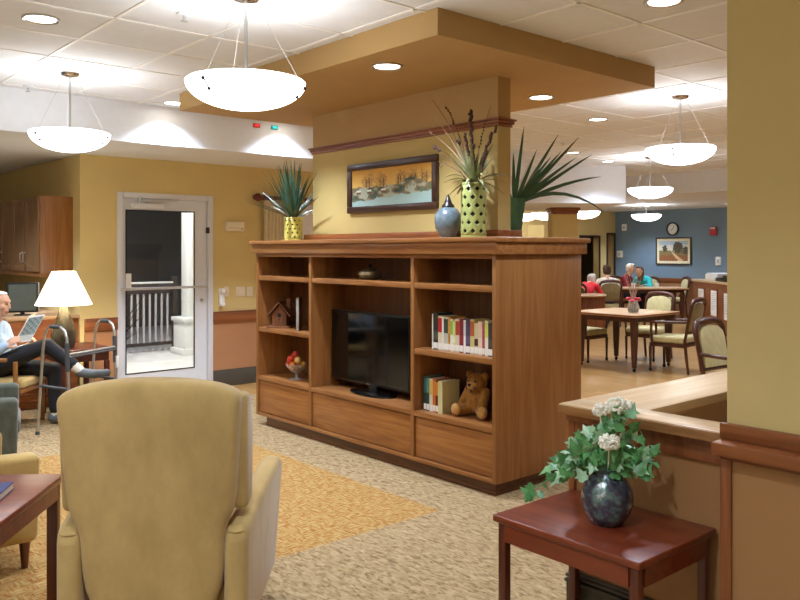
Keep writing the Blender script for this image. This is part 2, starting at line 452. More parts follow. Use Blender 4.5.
f = MB(); f.tube([(.02, -.06, 1.185), (1.04, -.06, 1.185)], .014, 12)
for x in (.05, 1.0): f.tube([(x, -.06, 1.185), (x, .02, 1.185)], .012, 10)
f.build('push_bar', m_steel, d)
f = MB(); f.box((.16, -.05, 2.06), (.52, .018, 2.12), .01); f.build('door_closer', m_alu, d)
f = MB(); f.tube([(.30, -.03, 2.13), (.70, -.03, 2.17)], .009, 8).tube([(.24, -.03, 2.12), (.24, -.03, 2.2)], .012, 8); f.build('closer_arm', m_steel, d)
f = MB(); f.box((gx0+.0, .0, 1.19), (gx0+.06, .02, 1.35), .004); f.build('door_notice', m_whiteplastic, d)
f = MB(); f.box((w-.08, -.02, 1.80), (w-.05, .019, 1.87), .003); f.build('door_hinge', m_dark, d)
f = MB(); f.lathe([(0, 0), (.018, 0), (.018, .02), (0, .02)], mat=Matrix.Translation((1.0, .018, 1.03)) @ Matrix.Rotation(PI/2, 4, 'X')); f.build('lock_cylinder', m_steel, d)

# terrace outside
m_snow = plain('trodden_snow', '#dcdde2', .9, vary=.1, scale=2.5, bump=.4)
struct(box('ground_terrace', (2.0, YW+.15, -.2), (14, 22, -.02), m_snow))
m_out = plain('dark_render_outside', '#5d6468', .9, vary=.2, scale=1)
struct(MB().box((3.0, 16.5, -.02), (14, 16.7, 5)).build('wall_outside', m_out, smooth=False))
m_iron = plain('dark_railing_iron', '#3a3436', .5)
r = empty('terrace_railing', (3.7, 12.3, -.02), 0, 'dark iron railing with upright bars along the terrace outside the glass door', 'railing')
bb = MB(); bb.box((0, -.03, .93), (2.1, .03, 1.09), .008).box((0, -.02, .1), (2.1, .02, .15)); bb.build('top_rail', m_iron, r); MB().box((0, -.035, 1.0905), (2.1, .035, 1.12), .01).build('snow_cap', m_snow, r)
for k in range(20): MB().box((.1*k+.05, -.011, .1), (.1*k+.08, .011, .9295)).build('baluster', plain('pale_baluster', '#b9b4bc', .6), r)
for x in (0, 1.05, 2.05): MB().box((x, -.04, 0), (x+.08, .04, 1.2), .006).build('post', m_iron, r)
pc = empty('porch_column', (5.78, 11.7, -.02), 0, 'white porch column on a square pedestal outside the glass door', 'column')
MB().box((-.2, -.2, 0), (.2, .2, .55), .01).box((-.24, -.24, 0), (.24, .24, .1), .01).box((-.23, -.23, .52), (.23, .23, .58), .01).build('pedestal', m_white, pc)
MB().box((-.11, -.11, .58), (.11, .11, 3.2), .008).build('shaft', m_white, pc)
sh = empty('snowy_bush', (4.45, 11.6, -.02), 0, 'dark bare bush beside the railing outside the glass door', 'bush')
bb = MB()
for k in range(90):
    a = random.uniform(0, 2*PI); q = random.uniform(.1, .5); h = random.uniform(.3, 1.0)
    bb.tube([(0, 0, 0), (q*.4*math.cos(a), q*.4*math.sin(a), h*.6), (q*math.cos(a), q*math.sin(a), h)], [.012, .007, .003], 5)
bb.build('twigs', plain('bare_twigs', '#3b342c', .9, vary=.3), sh)
po = empty('porch_light', (4.6, 10.6, 3.2), 0, 'round lit porch light above the terrace outside the door', 'lamp')
MB().lathe([(0, 0), (.2, 0), (.2, -.05), (.17, -.06), (0, -.06)]).build('housing', m_white, po)
MB().lathe([(0, -.061), (.165, -.061), (.12, -.12), (0, -.14)]).build('diffuser', m_lens, po)
struct(MB().box((2.9, YW+.15, 3.2), (9, 13.0, 3.3)).build('ceiling_porch', m_white, smooth=False))

# window with drape behind the cabinet's left end
wn = empty('window_1', (WX0, YW, WZ0)); struct(wn)
ww, wh = WX1-WX0, WZ1-WZ0
f = MB()
f.box((0, -.01, 0), (.06, .1, wh)).box((ww-.06, -.01, 0), (ww, .1, wh)).box((.06, -.01, wh-.06), (ww-.06, .1, wh)).box((.06, -.01, 0), (ww-.06, .1, .06)).box((ww/2-.03, 0, .06), (ww/2+.03, .09, wh-.06))
f.build('window_frame', m_white, wn)
MB().box((.06, .04, .06), (ww-.06, .046, wh-.06)).build('window_pane', m_pane, wn, smooth=False)
MB().box((.03, -.03, .05), (ww-.03, -.022, wh-.03)).build('roller_blind', plain('white_blind', '#e4e2e6', .8), wn)
m_cloth = plain('cream_drape', '#e6d6b0', .9, vary=.04, scale=6)
cu = empty('curtain', (5.12, YW-.075, .5), 0, 'cream pleated drape hanging from the dark wooden rod by the window', 'curtain')
b = MB(); top = []; n = 60; prev = None
for k in range(n+1):
    x = .36*k/n; y = .022*math.sin(k*2*PI/8.2)
    a = b.bm.verts.new((x, y, 0)); c = b.bm.verts.new((x, y*.8, 1.71))
    if prev: b.bm.faces.new((prev[0], a, c, prev[1]))
    prev = (a, c)
o = b.build('pleats', m_cloth, cu, angle=80); md = o.modifiers.new('s', 'SOLIDIFY'); md.thickness = .004
rd = empty('curtain_rod', (5.0, YW-.075, 2.245), 0, 'dark red wooden curtain rod with turned finial above the drape', 'curtain rod')
m_rod = wood('rod_wood', '#6a2f26', '#4a1d18', 'x')
MB().tube([(.1, 0, 0), (2.3, 0, 0)], .022, 16).build('rod', m_rod, rd)
MB().lathe([(0, -.02), (.03, -.015), (.048, .02), (.05, .05), (.03, .085), (.024, .1), (.036, .115), (.036, .13), (.024, .15), (.03, .17), (.022, .2)], mat=Matrix.Rotation(PI/2, 4, 'Y')).build('finial', m_rod, rd)
MB().box((.13, -.012, -.03), (.155, .0745, .03), .004).build('bracket', m_rod, rd)

# small fittings on the end wall
def plate(name, x, z, w, h, lab, cat, y=YW, d=.01, parts=(), mat=None, group=None):
    e = empty(name, (x, y, z), 0, lab, cat, group)
    MB().box((-w/2, -d, -h/2), (w/2, -.0005, h/2), .003).build('cover', mat or m_ivory, e)
    for (nm, a, b_, m_) in parts: MB().box(a, b_, .002).build(nm, m_, e)
    return e
plate('door_chime', 4.745, 1.885, .24, .11, 'ivory door chime box on the yellow wall right of the glass door', 'chime', d=.05, parts=[('grille', (-.09, -.053, -.02), (.05, -.05, -.012), plain('darker_ivory', '#c8bd9e', .5)), ('indicator', (.075, -.053, -.03), (.095, -.05, -.02), m_dark)])  # grille bar in a darker ivory than the cover
plate('handset', 4.575, 1.05, .055, .21, 'white intercom handset on the yellow wall right beside the door frame', 'intercom', d=.05, mat=m_whiteplastic, parts=[('earpiece', (-.025, -.07, .05), (.025, -.05, .1), m_whiteplastic), ('mouthpiece', (-.025, -.07, -.1), (.025, -.05, -.06), m_whiteplastic)])
plate('switch_plate', 4.65, 1.115, .06, .12, 'narrow ivory switch plate just right of the white intercom', 'switch', parts=[('toggle', (-.008, -.02, -.012), (.008, -.01, .012), m_ivory)])
plate('switch_plate', 4.84, 1.108, .122, .12, 'double ivory switch plate on the yellow wall above the wood rail', 'switch', parts=[('toggle', (-.038, -.02, -.012), (-.022, -.01, .012), m_ivory), ('toggle', (.022, -.02, -.012), (.038, -.01, .012), m_ivory)])
plate('switch_plate', 4.965, 1.105, .08, .12, 'single ivory switch plate closest to the wooden media cabinet', 'switch', parts=[('toggle', (-.008, -.02, -.012), (.008, -.01, .012), m_ivory)])
for x, c, nm, lab in ((4.321, '#c02020', 'red', 'small red signal light on the white bulkhead over the door'), (4.539, '#10a0a0', 'teal', 'small teal signal light on the white bulkhead over the door')):
    e = empty('signal_light', (x, 7.264, 2.90), 0, lab, 'signal light')
    MB().box((-.04, -.02, -.022), (.04, -.0005, .022), .004).build('housing', plain(nm+'_housing', c, .4), e)
    MB().box((-.026, -.024, -.01), (.026, -.02, .01), .003).build('lens', plain(nm+'_lens', c, .4, emit=1.0), e)

# ------------------------------------------------------------------ half wall, niche and pillar on the right
HX, HY0, HY1 = 2.875, 1.40, 2.165
b = MB(); b.box((HX, HY0, 0), (HX+.12, HY1-.1205, .895)); struct(b.build('wall_half', m_brownpanel, smooth=False))
b = MB(); b.box((HX, HY1-.12, 0), (6.0, HY1, .895)).box((HX+.1205, HY1-.34, .74), (6.0, HY1-.12, .895)); struct(b.build('wall_half_side', m_brownpanel, smooth=False))
b = MB(); b.box((HX-.018, HY1-.03, .2), (HX+.0, HY1, .86)); b.box((HX-.018, HY0, .80), (HX, HY1-.03, .86), .003); b.box((HX-.03, HY0, .86), (HX, HY1+.005, .895), .004)
struct(b.build('trim_half_wall', m_trimv))
b = MB(); b.box((HX-.022, HY0, 0), (HX-.0005, HY1+.01, .15), .003).box((HX-.03, HY0, .15), (HX-.0005, HY1+.018, .165), .006).box((HX-.026, HY0, .172), (HX-.0005, HY1+.014, .187), .006).box((HX-.016, HY0, .187), (HX-.0005, HY1+.005, .2), .004)
struct(b.build('baseboard_half_wall', m_black))
ct = empty('countertop', (2.80, 2.175, .895), 0, 'pale maple countertop capping the brown half wall around the dark niche', 'countertop')
MB().box((0, -.777, .0), (.165, 0, .042), .004).build('front_cap', m_cap, ct)
MB().box((-.004, -.777, .0), (-.0003, .0, .036), .001).box((-.004, .0003, .0), (3.2, .004, .036), .001).build('edge_band', wood('edge_wood', '#a87a48', '#8c5f34', 'y'), ct)
MB().box((.1652, -.34, .0), (3.2, 0, .042), .004).build('side_cap', m_capx, ct)
dk = empty('desk_ledge', (3.0, 1.40, 0), 0, 'dark low work ledge down inside the niche of the half wall', 'desk')
MB().box((.0, .0, .70), (1.6, .42, .735), .004).build('desk_top', plain('dark_green_laminate', '#4d5246', .35), dk)
MB().box((.02, .0, .0), (1.58, .02, .70)).build('modesty_panel', m_brownpanel, dk)
PX = 2.725
b = MB(); b.box((PX, -1.9, 0), (3.4, 1.385, .9)); struct(b.build('wall_right_panel', m_brownpanel, smooth=False))
b = MB(); b.box((PX+.035, -1.9, .9001), (3.4, 1.395, ZC)); struct(b.build('wall_right', m_wall, smooth=False))
b = MB(); b.box((PX-.012, 1.375, .0), (PX+.1, 1.398, .9), .002); b.box((PX-.012, 1.358, .0), (PX, 1.375, .9)); struct(b.build('trim_right_post', m_trimv))
b = MB(); b.box((PX-.062, -1.9, .885), (PX+.05, 1.405, .93), .005); b.box((PX-.022, -1.9, .865), (PX-.0125, 1.395, .885), .004); struct(b.build('trim_right_cap', m_trim))
b = MB(); b.box((PX+.012, -1.9, .93), (PX+.0345, 1.412, .985), .003); struct(b.build('trim_right_backboard', m_trim))
b = MB(); b.box((PX-.02, -1.9, 0), (PX-.0125, 1.33, .2), .003); struct(b.build('baseboard_right', m_black))

# ------------------------------------------------------------------ lamps
def light(name, kind, loc, energy, parent=None, **k):
    L = bpy.data.lights.new(name, kind); L.energy = energy
    for a, v in k.items(): setattr(L, a, v)
    o = bpy.data.objects.new(name, L); COL.objects.link(o); o.location = loc
    if parent: o.parent = parent
    return o
WARM = (.85, .97, 1.19)
PEND = dict(bulb=1.1, spot=62.0)
def pendant(label, drop=.475):
    p = empty('pendant_lamp', (0, 0, 0), 0, label, 'pendant lamp', 'opal bowl pendants')
    MB().lathe([(0, 0), (.075, 0), (.08, -.012), (.07, -.03), (.03, -.04), (0, -.04)]).build('canopy', m_chrome, p)
    MB().tube([(0, 0, -.04), (0, 0, -drop)], .009, 10).build('rod', m_steel, p)
    R, h = .32, .145
    prof = [(R*math.cos(a), -drop - h*math.sin(a)) for a in [PI/2*k/14 for k in range(15)]]
    prof[-1] = (0, -drop-h)
    inner = [(r*.975, z+.006) for r, z in prof][::-1]; inner[0] = (0, -drop-h+.006)
    MB().lathe(prof + inner + [prof[0]], seg=48).build('bowl', m_bowl, p)
    for k in range(3):
        a = 2*PI*k/3 + .5 + TH
        c, s_ = math.cos(a), math.sin(a)
        MB().tube([(c*.05, s_*.05, -.035), (c*R*.93, s_*R*.93, -drop-.005)], .0011, 6).build('cable', plain('grey_cable', '#a5a5a5', .6), p)
        cl = MB(); cpts = []
        for q in (.14, .36): 
            r_, z_ = R*math.cos(q*PI/2), -drop-h*math.sin(q*PI/2); cl.ball((c*(r_+.004), s_*(r_+.004), z_), .011, 10); cpts.append((c*r_, s_*r_, z_))
        cl.tube(cpts, .006, 6); cl.build('clip', m_dark, p)
    MB().lathe([(0, -drop+.03), (.03, -drop+.02), (.04, -drop-.03), (.0, -drop-.06)]).build('bulb_holder', m_steel, p)
    light('bulb', 'POINT', (0, 0, -drop+.12), PEND['bulb'], p, color=WARM, shadow_soft_size=.09)
    return p
def place_pend(src, x, y, z, label, sc_=1):
    o = copy_tree(src); o.location = (x, y, z); o['label'] = label; o.scale = (sc_, sc_, 1); return o
P0 = pendant('nearest and largest opal bowl pendant, hung in front of the tan soffit'); P0.location = (2.197, 3.798, ZC)
place_pend(P0, 2.125, 6.34, ZC, 'opal bowl pendant hung near the man reading and the glass door', .93)
place_pend(P0, 6.53, 3.73, ZC, 'largest opal bowl pendant over the dining room', .93)
place_pend(P0, 10.43, 6.44, ZC, 'middle opal bowl pendant of the three over the dining tables')
P1 = pendant('farthest small opal bowl pendant before the blue wall', .22); P1.location = (15.72, 9.8, ZL)
p = W(16.3, 3.75); place_pend(P1, p.x, p.y, ZL, 'opal bowl pendant half hidden behind the capped yellow column, right of it')
p = W(17, 3.1); place_pend(P1, p.x, p.y, ZL, 'opal bowl pendant peeping out left of the capped yellow column')
p = W(17.6, 2.72); place_pend(P1, p.x, p.y, ZL, 'opal bowl pendant half hidden behind the tall green vase')
# unseen lamps of the same kind; lounge pair added to light the seats
place_pend(P0, -.45, 3.8, ZC, 'unseen opal bowl pendant added left of the seats to light the lounge')
place_pend(P0, -.45, 1.2, ZC, 'unseen opal bowl pendant added behind the seats to light them')
place_pend(P0, 10.6, 2.2, ZC, 'opal bowl pendant of the dining room beyond the pillar')

def downlight(label):
    d = empty('recessed_light', (0, 0, 0), 0, label, 'recessed light', 'recessed ceiling lights')
    MB().lathe([(.085, 0), (.108, 0), (.108, -.008), (.1, -.012), (.085, -.004), (.085, 0)], seg=36).build('trim_ring', m_steel, d)
    MB().lathe([(0, -.0025), (.084, -.0025), (.084, -.001), (0, -.001)], seg=36).build('lens', m_lens, d)
    light('lamp', 'SPOT', (0, 0, -.03), PEND['spot'], d, color=WARM, spot_size=math.radians(125), spot_blend=.7, shadow_soft_size=.06)
    return d
DL = [(1.505, 4.99, ZC, 'large recessed ceiling light at top left corner of the white tile ceiling'),
      (3.30, 7.02, ZC, 'recessed ceiling light close to the white bulkhead over the door'),
      (7.07, 4.98, ZC, 'recessed ceiling light just right of the tan soffit'),
      (9.68, 5.71, ZC, 'recessed ceiling light right of the largest dining pendant rod'),
      (4.0, 2.384, ZC, 'recessed ceiling light cut by the top edge right of the tan soffit'),
      (10.52, 7.22, ZC, 'recessed ceiling light above the white bulkhead of the dining room'),
      (9.2, 6.9, ZC, 'dim recessed ceiling light between the two dining pendants'),
      (3.411, 4.063, 2.824, 'bright recessed light in the tan soffit above the landscape picture'),
      (5.027, 4.079, 2.824, 'bright recessed light in the tan soffit right of the partition'),
      (3.411, 5.80, 2.824, 'recessed light at the left end of the tan soffit'),
      (5.027, 5.80, 2.824, 'recessed light on the hidden rear left of the tan soffit'),
      (1.2, 7.0, ZC, 'recessed ceiling light over the seated man'),
      (4.6, 7.02, ZC, 'recessed ceiling light close to the bulkhead over the switches'),
      (.75, 1.35, ZC, 'unseen recessed ceiling light added to brighten the seats'), (-.9, 2.4, ZC, 'unseen recessed ceiling light added over the lounge corner to brighten the seats'), (-.3, -.4, ZC, 'unseen recessed ceiling light added over the lounge entrance to brighten the seats'), (1.5, 8.7, ZL, 'unseen recessed light added over the desk counter to brighten the cupboards'), (8.7, 2.6, ZC, 'recessed ceiling light over the dining chairs near the pillar'), (13.6, 8.6, ZL, 'recessed light in the lowered dining ceiling over the round table'), (16.9, 10.9, ZL, 'recessed light added in the lowered dining ceiling to brighten the blue wall'), (16.6, 8.4, ZL, 'recessed light added behind the serving counter to brighten the blue wall'), (-.9, 4.2, ZC, 'recessed ceiling light over the lounge side table'),  # camera-side, desk counter and blue wall lights added to brighten those places
      (13.0-.6, 4.6, ZC, 'recessed ceiling light over the serving counter'), (6.9, 1.2, ZC, 'recessed ceiling light behind the pillar')]
D0 = None
for (x, y, z, lab) in DL:
    if D0 is None: D0 = downlight(lab); o = D0
    else: o = copy_tree(D0); o['label'] = lab
    o.location = (x, y, z)
for x, y, lab in ((2.04, 7.1, 'small white sprinkler head on the ceiling near the bulkhead'), (2.10, 4.33, 'small flat white sprinkler cover on the ceiling beside the nearest pendant'), (8.2, 6.3, 'small white sprinkler cover over the dining room')):
    e = empty('sprinkler', (x, y, ZC), 0, lab, 'sprinkler')
    MB().lathe([(0, 0), (.045, 0), (.042, -.012), (.02, -.015), (0, -.015)]).build('escutcheon', m_white, e)
    MB().lathe([(0, -.015), (.01, -.016), (.008, -.04), (.02, -.045), (.02, -.05), (0, -.052)]).build('deflector', m_steel, e)

# ------------------------------------------------------------------ media cabinet
CX, CY0, CY1 = 3.85, 3.492, 6.47
CXB = 4.755
cab = empty('media_cabinet', (CX, CY0, 0), 0, 'long low oak media cabinet with open shelves and three drawers, built round the thin wall', 'cabinet')
cw, cd = CY1-CY0, CXB-CX
def cb(name, a, b_, mat, bev=.002, par=cab): return MB().box(a, b_, bev).build(name, mat, par)
cb('kick_base', (.04, .04, 0), (cd-.04, cw-.12, .086), m_kick)
cb('kick_moulding', (.032, .032, 0), (cd-.03, cw-.12, .03), m_kick, .006)
DIVS = [(2.075, 2.135), (.79, .835)]       # the two uprights, measured from the near end
SH = .62                                     # depth of the open bays (backs to the other side)
SD = .36
cb('side_panel', (0, 0, .087), (cd, .034, 1.575), m_oak_v)
cb('side_panel', (0, cw-.034, .087), (cd, cw, 1.575), m_oak_v)
cb('back_panel', (SD, .0345, .087), (SD+.02, cw-.0345, 1.575), m_oak_shaded)
cb('bottom_board', (.0, .0345, .087), (SD-.0005, cw-.0345, .115), m_oak_h)
cb('rear_carcass', (SD+.0205, .0345, .087), (cd-.002, cw-.0345, 1.575), m_oak_v)
cb('upright', (.001, .795, .1155), (SD-.0005, .83, 1.545), m_oak_v)
cb('upright', (.001, 2.09, .1155), (SD-.0005, 2.125, 1.545), m_oak_v)
cb('top_rail', (.0, .0345, 1.5455), (SD-.0005, cw-.0345, 1.575), m_oak_h)
bays = [(.0345, .7945), (.8305, 2.0895), (2.1255, cw-.0345)]
for i, (y0, y1) in enumerate(bays):
    cb('shelf', (.004, y0, 1.328), (SD-.0005, y1, 1.37), m_oak_h, .003)
    cb('shelf', (.0, y0, .412), (SD-.0005, y1, .447), m_oak_h, .003)
    if i != 1: cb('shelf', (.004, y0, .857), (SD-.0005, y1, .897), m_oak_h, .003)
    cb('drawer', (.012, y0+.006, .122), (.034, y1-.006, .405), m_oak_draw, .003)
    cb('drawer_recess', (.036, y0, .1155), (SD-.0005, y1, .4115), m_oak_shaded)
cb('frieze', (-.03, -.03, 1.5755), (cd+.03, cw+.03, 1.655), m_oak_h, .003)
cb('top_board', (-.05, -.05, 1.6555), (cd+.05, cw+.05, 1.69), m_oak_h, .008)
CT = 1.69
struct(MB().box((4.194-.06, 3.786-.06, CT+.0005), (4.326+.06, 6.048+.06, CT+.055), .003).build('trim_plinth', m_trim))

# television in the wide bay
tv = empty('television', (4.05, 5.06, .447), 0, 'black flat screen television standing in the wide bay of the cabinet', 'television')
MB().box((0, -.505, .062), (.05, .505, .65), .008).build('bezel', m_dark, tv)
MB().box((-.002, -.487, .082), (-.0002, .487, .632)).build('screen', m_screen, tv, smooth=False)
MB().lathe([(0, 0), (.13, 0), (.128, .012), (.1, .02), (0, .022)], (0, 0, 0), 36, Matrix.Translation((-.0, -.06, .0)) @ Matrix.Diagonal((.95, 2.0, 1, 1))).build('stand_base', plain('gloss_black', '#0b0b0c', .12, coat=.5), tv)
MB().box((-.005, -.11, .018), (.04, -.01, .075), .006).build('stand_neck', m_dark, tv)
MB().box((-.0035, -.02, .068), (-.001, .02, .074)).build('badge', m_steel, tv)

# lidded bronze pot
pt = empty('lidded_pot', (4.0, 4.975, 1.3705), 0, 'squat bronze pot with a knobbed lid on the top middle shelf', 'pot')
MB().lathe([(0, 0), (.05, 0), (.085, .012), (.1, .038), (.09, .062), (.06, .075), (0, .075)]).build('bowl', plain('aged_bronze', '#8f8466', .28, .7, vary=.2), pt)
MB().lathe([(.06, .0755), (.055, .085), (.02, .092), (0, .092)]).lathe([(0, .092), (.012, .094), (.018, .108), (.01, .122), (0, .124)]).build('lid', plain('dark_bronze', '#4e4534', .3, .7), pt)

# birdhouse
bh = empty('birdhouse', (4.0, 6.27, .897), math.radians(42), 'small wooden birdhouse with pitched roof and chimney on the left shelf', 'birdhouse')
m_bh = wood('weathered_wood', '#8f5a34', '#6a3f22', 'z', rough=.7, coat=0); m_bh2 = wood('weathered_roof', '#7a4a2c', '#56321c', 'y', rough=.7, coat=0)
MB().box((-.12, -.11, 0), (.12, .11, .018), .003).build('base_board', m_bh, bh)
MB().prism([(-.08, -.065, .0185), (-.08, .065, .0185), (-.08, .065, .13), (-.08, 0, .205), (-.08, -.065, .13)], (.17, 0, 0)).build('body', m_bh, bh)
rf = MB()
for s_ in (1, -1): rf.prism([(-.11, 0, .222), (-.11, s_*.105, .102), (-.11, s_*.113, .112), (-.11, 0, .240)], (.22, 0, 0))
rf.build('roof', m_bh2, bh)
MB().lathe([(0, 0), (.019, 0), (.019, .003), (0, .003)], mat=Matrix.Translation((-.0805, 0, .115)) @ Matrix.Rotation(-PI/2, 4, 'Y')).build('entrance_hole', m_dark, bh)
MB().tube([(-.08, 0, .075), (-.115, 0, .075)], .006, 8).build('perch', m_bh2, bh)
MB().box((.03, -.075, .16), (.07, -.035, .26), .003).build('chimney', m_bh, bh)
# dark framed picture seen edge on
pf = empty('standing_frame', (3.985, 5.965, .897), math.radians(50), 'dark picture frame with a pale edge standing beside the birdhouse', 'picture frame')
MB().box((-.1, -.012, 0), (.12, .012, .29), .003).build('frame', m_dark, pf)
MB().box((-.112, -.012, 0), (-.1005, .012, .29), .002).build('pale_edge', plain('pale_grey_edge', '#a8a29a', .5), pf)
MB().box((-.08, -.0145, .02), (.1, -.0122, .27)).build('picture', plain('dark_photo', '#241d1a', .3), pf)

# glass compote of gourds and apples
bw = empty('glass_compote', (4.0, 6.03, .447), 0, 'footed clear glass compote heaped with orange and red fruit', 'bowl')
m_clear = plain('clear_glass', '#f4f6f6', .06, trans=.75, vary=.01)
MB().lathe([(0, 0), (.06, 0), (.058, .006), (.012, .012), (.012, .05), (.05, .075), (.095, .12), (.1, .14), (.096, .14), (.09, .121), (.046, .08), (0, .06)]).build('dish', m_clear, bw)
fr = [(-.045, .04, .13, .036, '#c8431e', 'red'), (-.05, -.03, .13, .036, '#e07a22', 'orange'), (.02, .055, .13, .036, '#c9691e', 'deep orange'), (.03, -.04, .13, .036, '#d9a040', 'golden'), (-.055, .005, .182, .034, '#cf3a22', 'bright red'), (-.02, -.055, .178, .032, '#e6c07a', 'pale yellow'), (.0, .04, .19, .035, '#c24620', 'rust red'), (-.01, -.005, .222, .032, '#b8352a', 'dark red')]
for i, (x, y, z, r, c, nm) in enumerate(fr):
    e = empty('fruit', (4.0+x, 6.03+y, .447+z), i, nm+(' fruit topping the heap in the glass compote' if i == 7 else ' fruit heaped in the glass compote'), 'fruit', 'fruit in the glass compote')
    MB().lathe([(0, -r*.82), (r*.5, -r*.85), (r*.95, -r*.3), (r, .1*r), (r*.75, r*.75), (r*.3, r*.9), (0, r*.72)], seg=18).build('flesh', plain('fruit_'+nm, c, .4, vary=.25, scale=25), e)
    MB().tube([(0, 0, r*.7), (r*.1, 0, r*1.2)], r*.09, 6).build('stem', m_bh2, e)

# books
m_paper = plain('book_pages', '#e8e0c8', .8)
m_sticker = plain('white_spine_sticker', '#f0eee6', .6)
def book(y, w, h, z, c, c2, label, group, dep=.15, x=3.925, band=.0):
    e = empty('book', (x, y, z), 0, label, 'book', group)
    cv = plain('cover_'+c.strip('#'), c, .45, vary=.05)
    MB().box((0, 0, 0), (dep, .003, h)).box((0, w-.003, 0), (dep, w, h)).box((0, .003, 0), (.004, w-.003, h)).build('cover', cv, e, smooth=False)
    MB().box((.0042, .0032, .004), (dep-.004, w-.0032, h-.004)).build('pages', m_paper, e, smooth=False)
    MB().box((-.0008, .0015, .008), (-.0001, w-.0015, .05)).build('shelf_sticker', m_sticker, e, smooth=False)
    if c2: MB().box((-.0008, .001, h*(.28 if band else .52)), (-.0001, w-.001, h*(.50 if band else .94))).build('title_band', plain('band_'+c2.strip('#'), c2, .45), e, smooth=False)
    return e
UP = [('#e6e2d8', None, .012, .25, 'slim white'), ('#2c2f2a', '#4a4f44', .042, .262, 'thick charcoal'), ('#dcd3b4', '#b8232f', .034, .24, 'cream and red'), ('#e2dfd2', None, .016, .236, 'plain off-white'), ('#b9bcae', '#3b4438', .038, .237, 'grey-green and dark'), ('#c98e2c', '#a87424', .018, .238, 'mustard'), ('#e3e0d4', '#7fae54', .022, .226, 'white and leaf-green'), ('#c7cf7a', '#dfe4b4', .02, .216, 'pale lime'), ('#d8c7b0', '#a3402c', .034, .228, 'beige and brick'), ('#7c2430', '#932c38', .034, .232, 'maroon'), ('#ece9e2', '#c9c9c6', .018, .226, 'glossy white'), ('#4a3f5c', '#5e5274', .036, .24, 'plum purple'), ('#cfc07e', '#b05a2e', .034, .236, 'straw and rust'), ('#c8bb94', '#4b2c22', .030, .215, 'khaki and brown'), ('#e2d2b6', '#d8bca0', .032, .226, 'pinkish cream'), ('#a23c52', '#b04c62', .02, .21, 'rose red'), ('#e6e4d0', '#c8d860', .026, .236, 'white and lime'), ('#3a3230', '#544843', .034, .22, 'dark brown'), ('#d9733a', '#e08a54', .03, .222, 'coral orange'), ('#4a3a30', '#6a564a', .022, .212, 'umber')]
y = 4.175; nord = ['first', 'second', 'third', 'fourth', 'fifth', 'sixth', 'seventh', 'eighth', 'ninth', 'tenth', 'eleventh', 'twelfth', 'thirteenth', 'fourteenth', 'fifteenth', 'sixteenth', 'seventeenth', 'eighteenth', 'nineteenth', 'twentieth']
tot = sum(u[2] for u in UP)
for i, (c, c2, w, h, nm) in enumerate(UP):
    w *= .645/tot; y -= w
    book(y, w-.0006, h, .897, c, c2, f'{nm} spined book, {nord[i]} from the left on the upper book shelf', 'books on the upper right shelf', band=i % 2)
LOW = [('#1f3a3c', '#2f6a70', .03, .245, 'dark teal'), ('#2f4a40', '#6aa09a', .03, .25, 'bottle green'), ('#dcd6c0', '#d8c46a', .034, .235, 'cream'), ('#c86a24', '#d8843a', .032, .236, 'orange'), ('#5a2018', '#d0902c', .03, .232, 'dark red and gold')]
y = 4.262
for i, (c, c2, w, h, nm) in enumerate(LOW):
    y -= w; book(y, w-.0006, h, .447, c, c2, f'{nm} spined book, {nord[i]} from the left beside the teddy bear', 'books on the lower right shelf')
e = empty('book', (3.915, 4.058, .447), 0, 'thick cream book leaning nearest to the teddy bear', 'book', 'books on the lower right shelf')
MB().box((0, 0, 0), (.17, .004, .23)).box((0, .040, 0), (.17, .044, .23)).box((0, .004, 0), (.004, .040, .23)).build('cover', plain('cover_cream_ivory', '#d3cd9a', .5), e, smooth=False)
MB().box((.0042, .0042, .004), (.165, .0398, .226)).build('pages', m_paper, e, smooth=False)

# teddy bear
m_fur = velour('golden_fur', '#b07a34', '#7d5220', 30); m_fur2 = velour('pale_fur', '#c99a58', '#a87838', 30)
m_eye = plain('bead_eye', '#0c0a08', .15)
tb = [('e', (.0, 0, .10), (.075, .082, .10), None, 0), ('e', (-.005, 0, .235), (.07, .08, .068), None, 0), ('e', (-.065, 0, .218), (.036, .04, .032), None, 1),
      ('e', (.0, .07, .285), (.016, .03, .03), None, 0), ('e', (.0, -.07, .285), (.016, .03, .03), None, 0),
      ('c', (0, .075, .17), .034, (-.05, .10, .075), .034, 0), ('c', (0, -.075, .17), .034, (-.06, -.095, .09), .034, 0),
      ('c', (-.02, .05, .045), .044, (-.13, .075, .04), .038, 0), ('c', (-.02, -.05, .045), .044, (-.12, -.13, .04), .038, 0),
      ('e', (-.15, .08, .052), (.025, .04, .046), None, 1), ('e', (-.14, -.145, .052), (.025, .04, .046), None, 1), ('e', (-.1, 0, .228), (.01, .014, .01), None, 2),
      ('e', (-.062, .028, .25), (.012, .011, .011), None, 2), ('e', (-.062, -.028, .25), (.012, .011, .011), None, 2)]
ted = empty('teddy_bear', (4.09, 3.885, .4475), .12, 'golden brown teddy bear sitting on the lower shelf beside the books', 'teddy bear')
ted.scale = (.97, .97, .97)
bo = skin('body', tb, [m_fur, m_fur2, m_eye], .006, ted, 3)
MB().ball((-.075, .03, .205), (.012, .03, .012), 10).ball((-.075, -.03, .205), (.012, .03, .012), 10).ball((-.082, 0, .18), (.01, .012, .01), 8).build('neck_bow', plain('brown_bow', '#5a3a2a', .6), ted)
for v in bo.data.vertices:
    if v.co.z < .0: v.co.z = 0

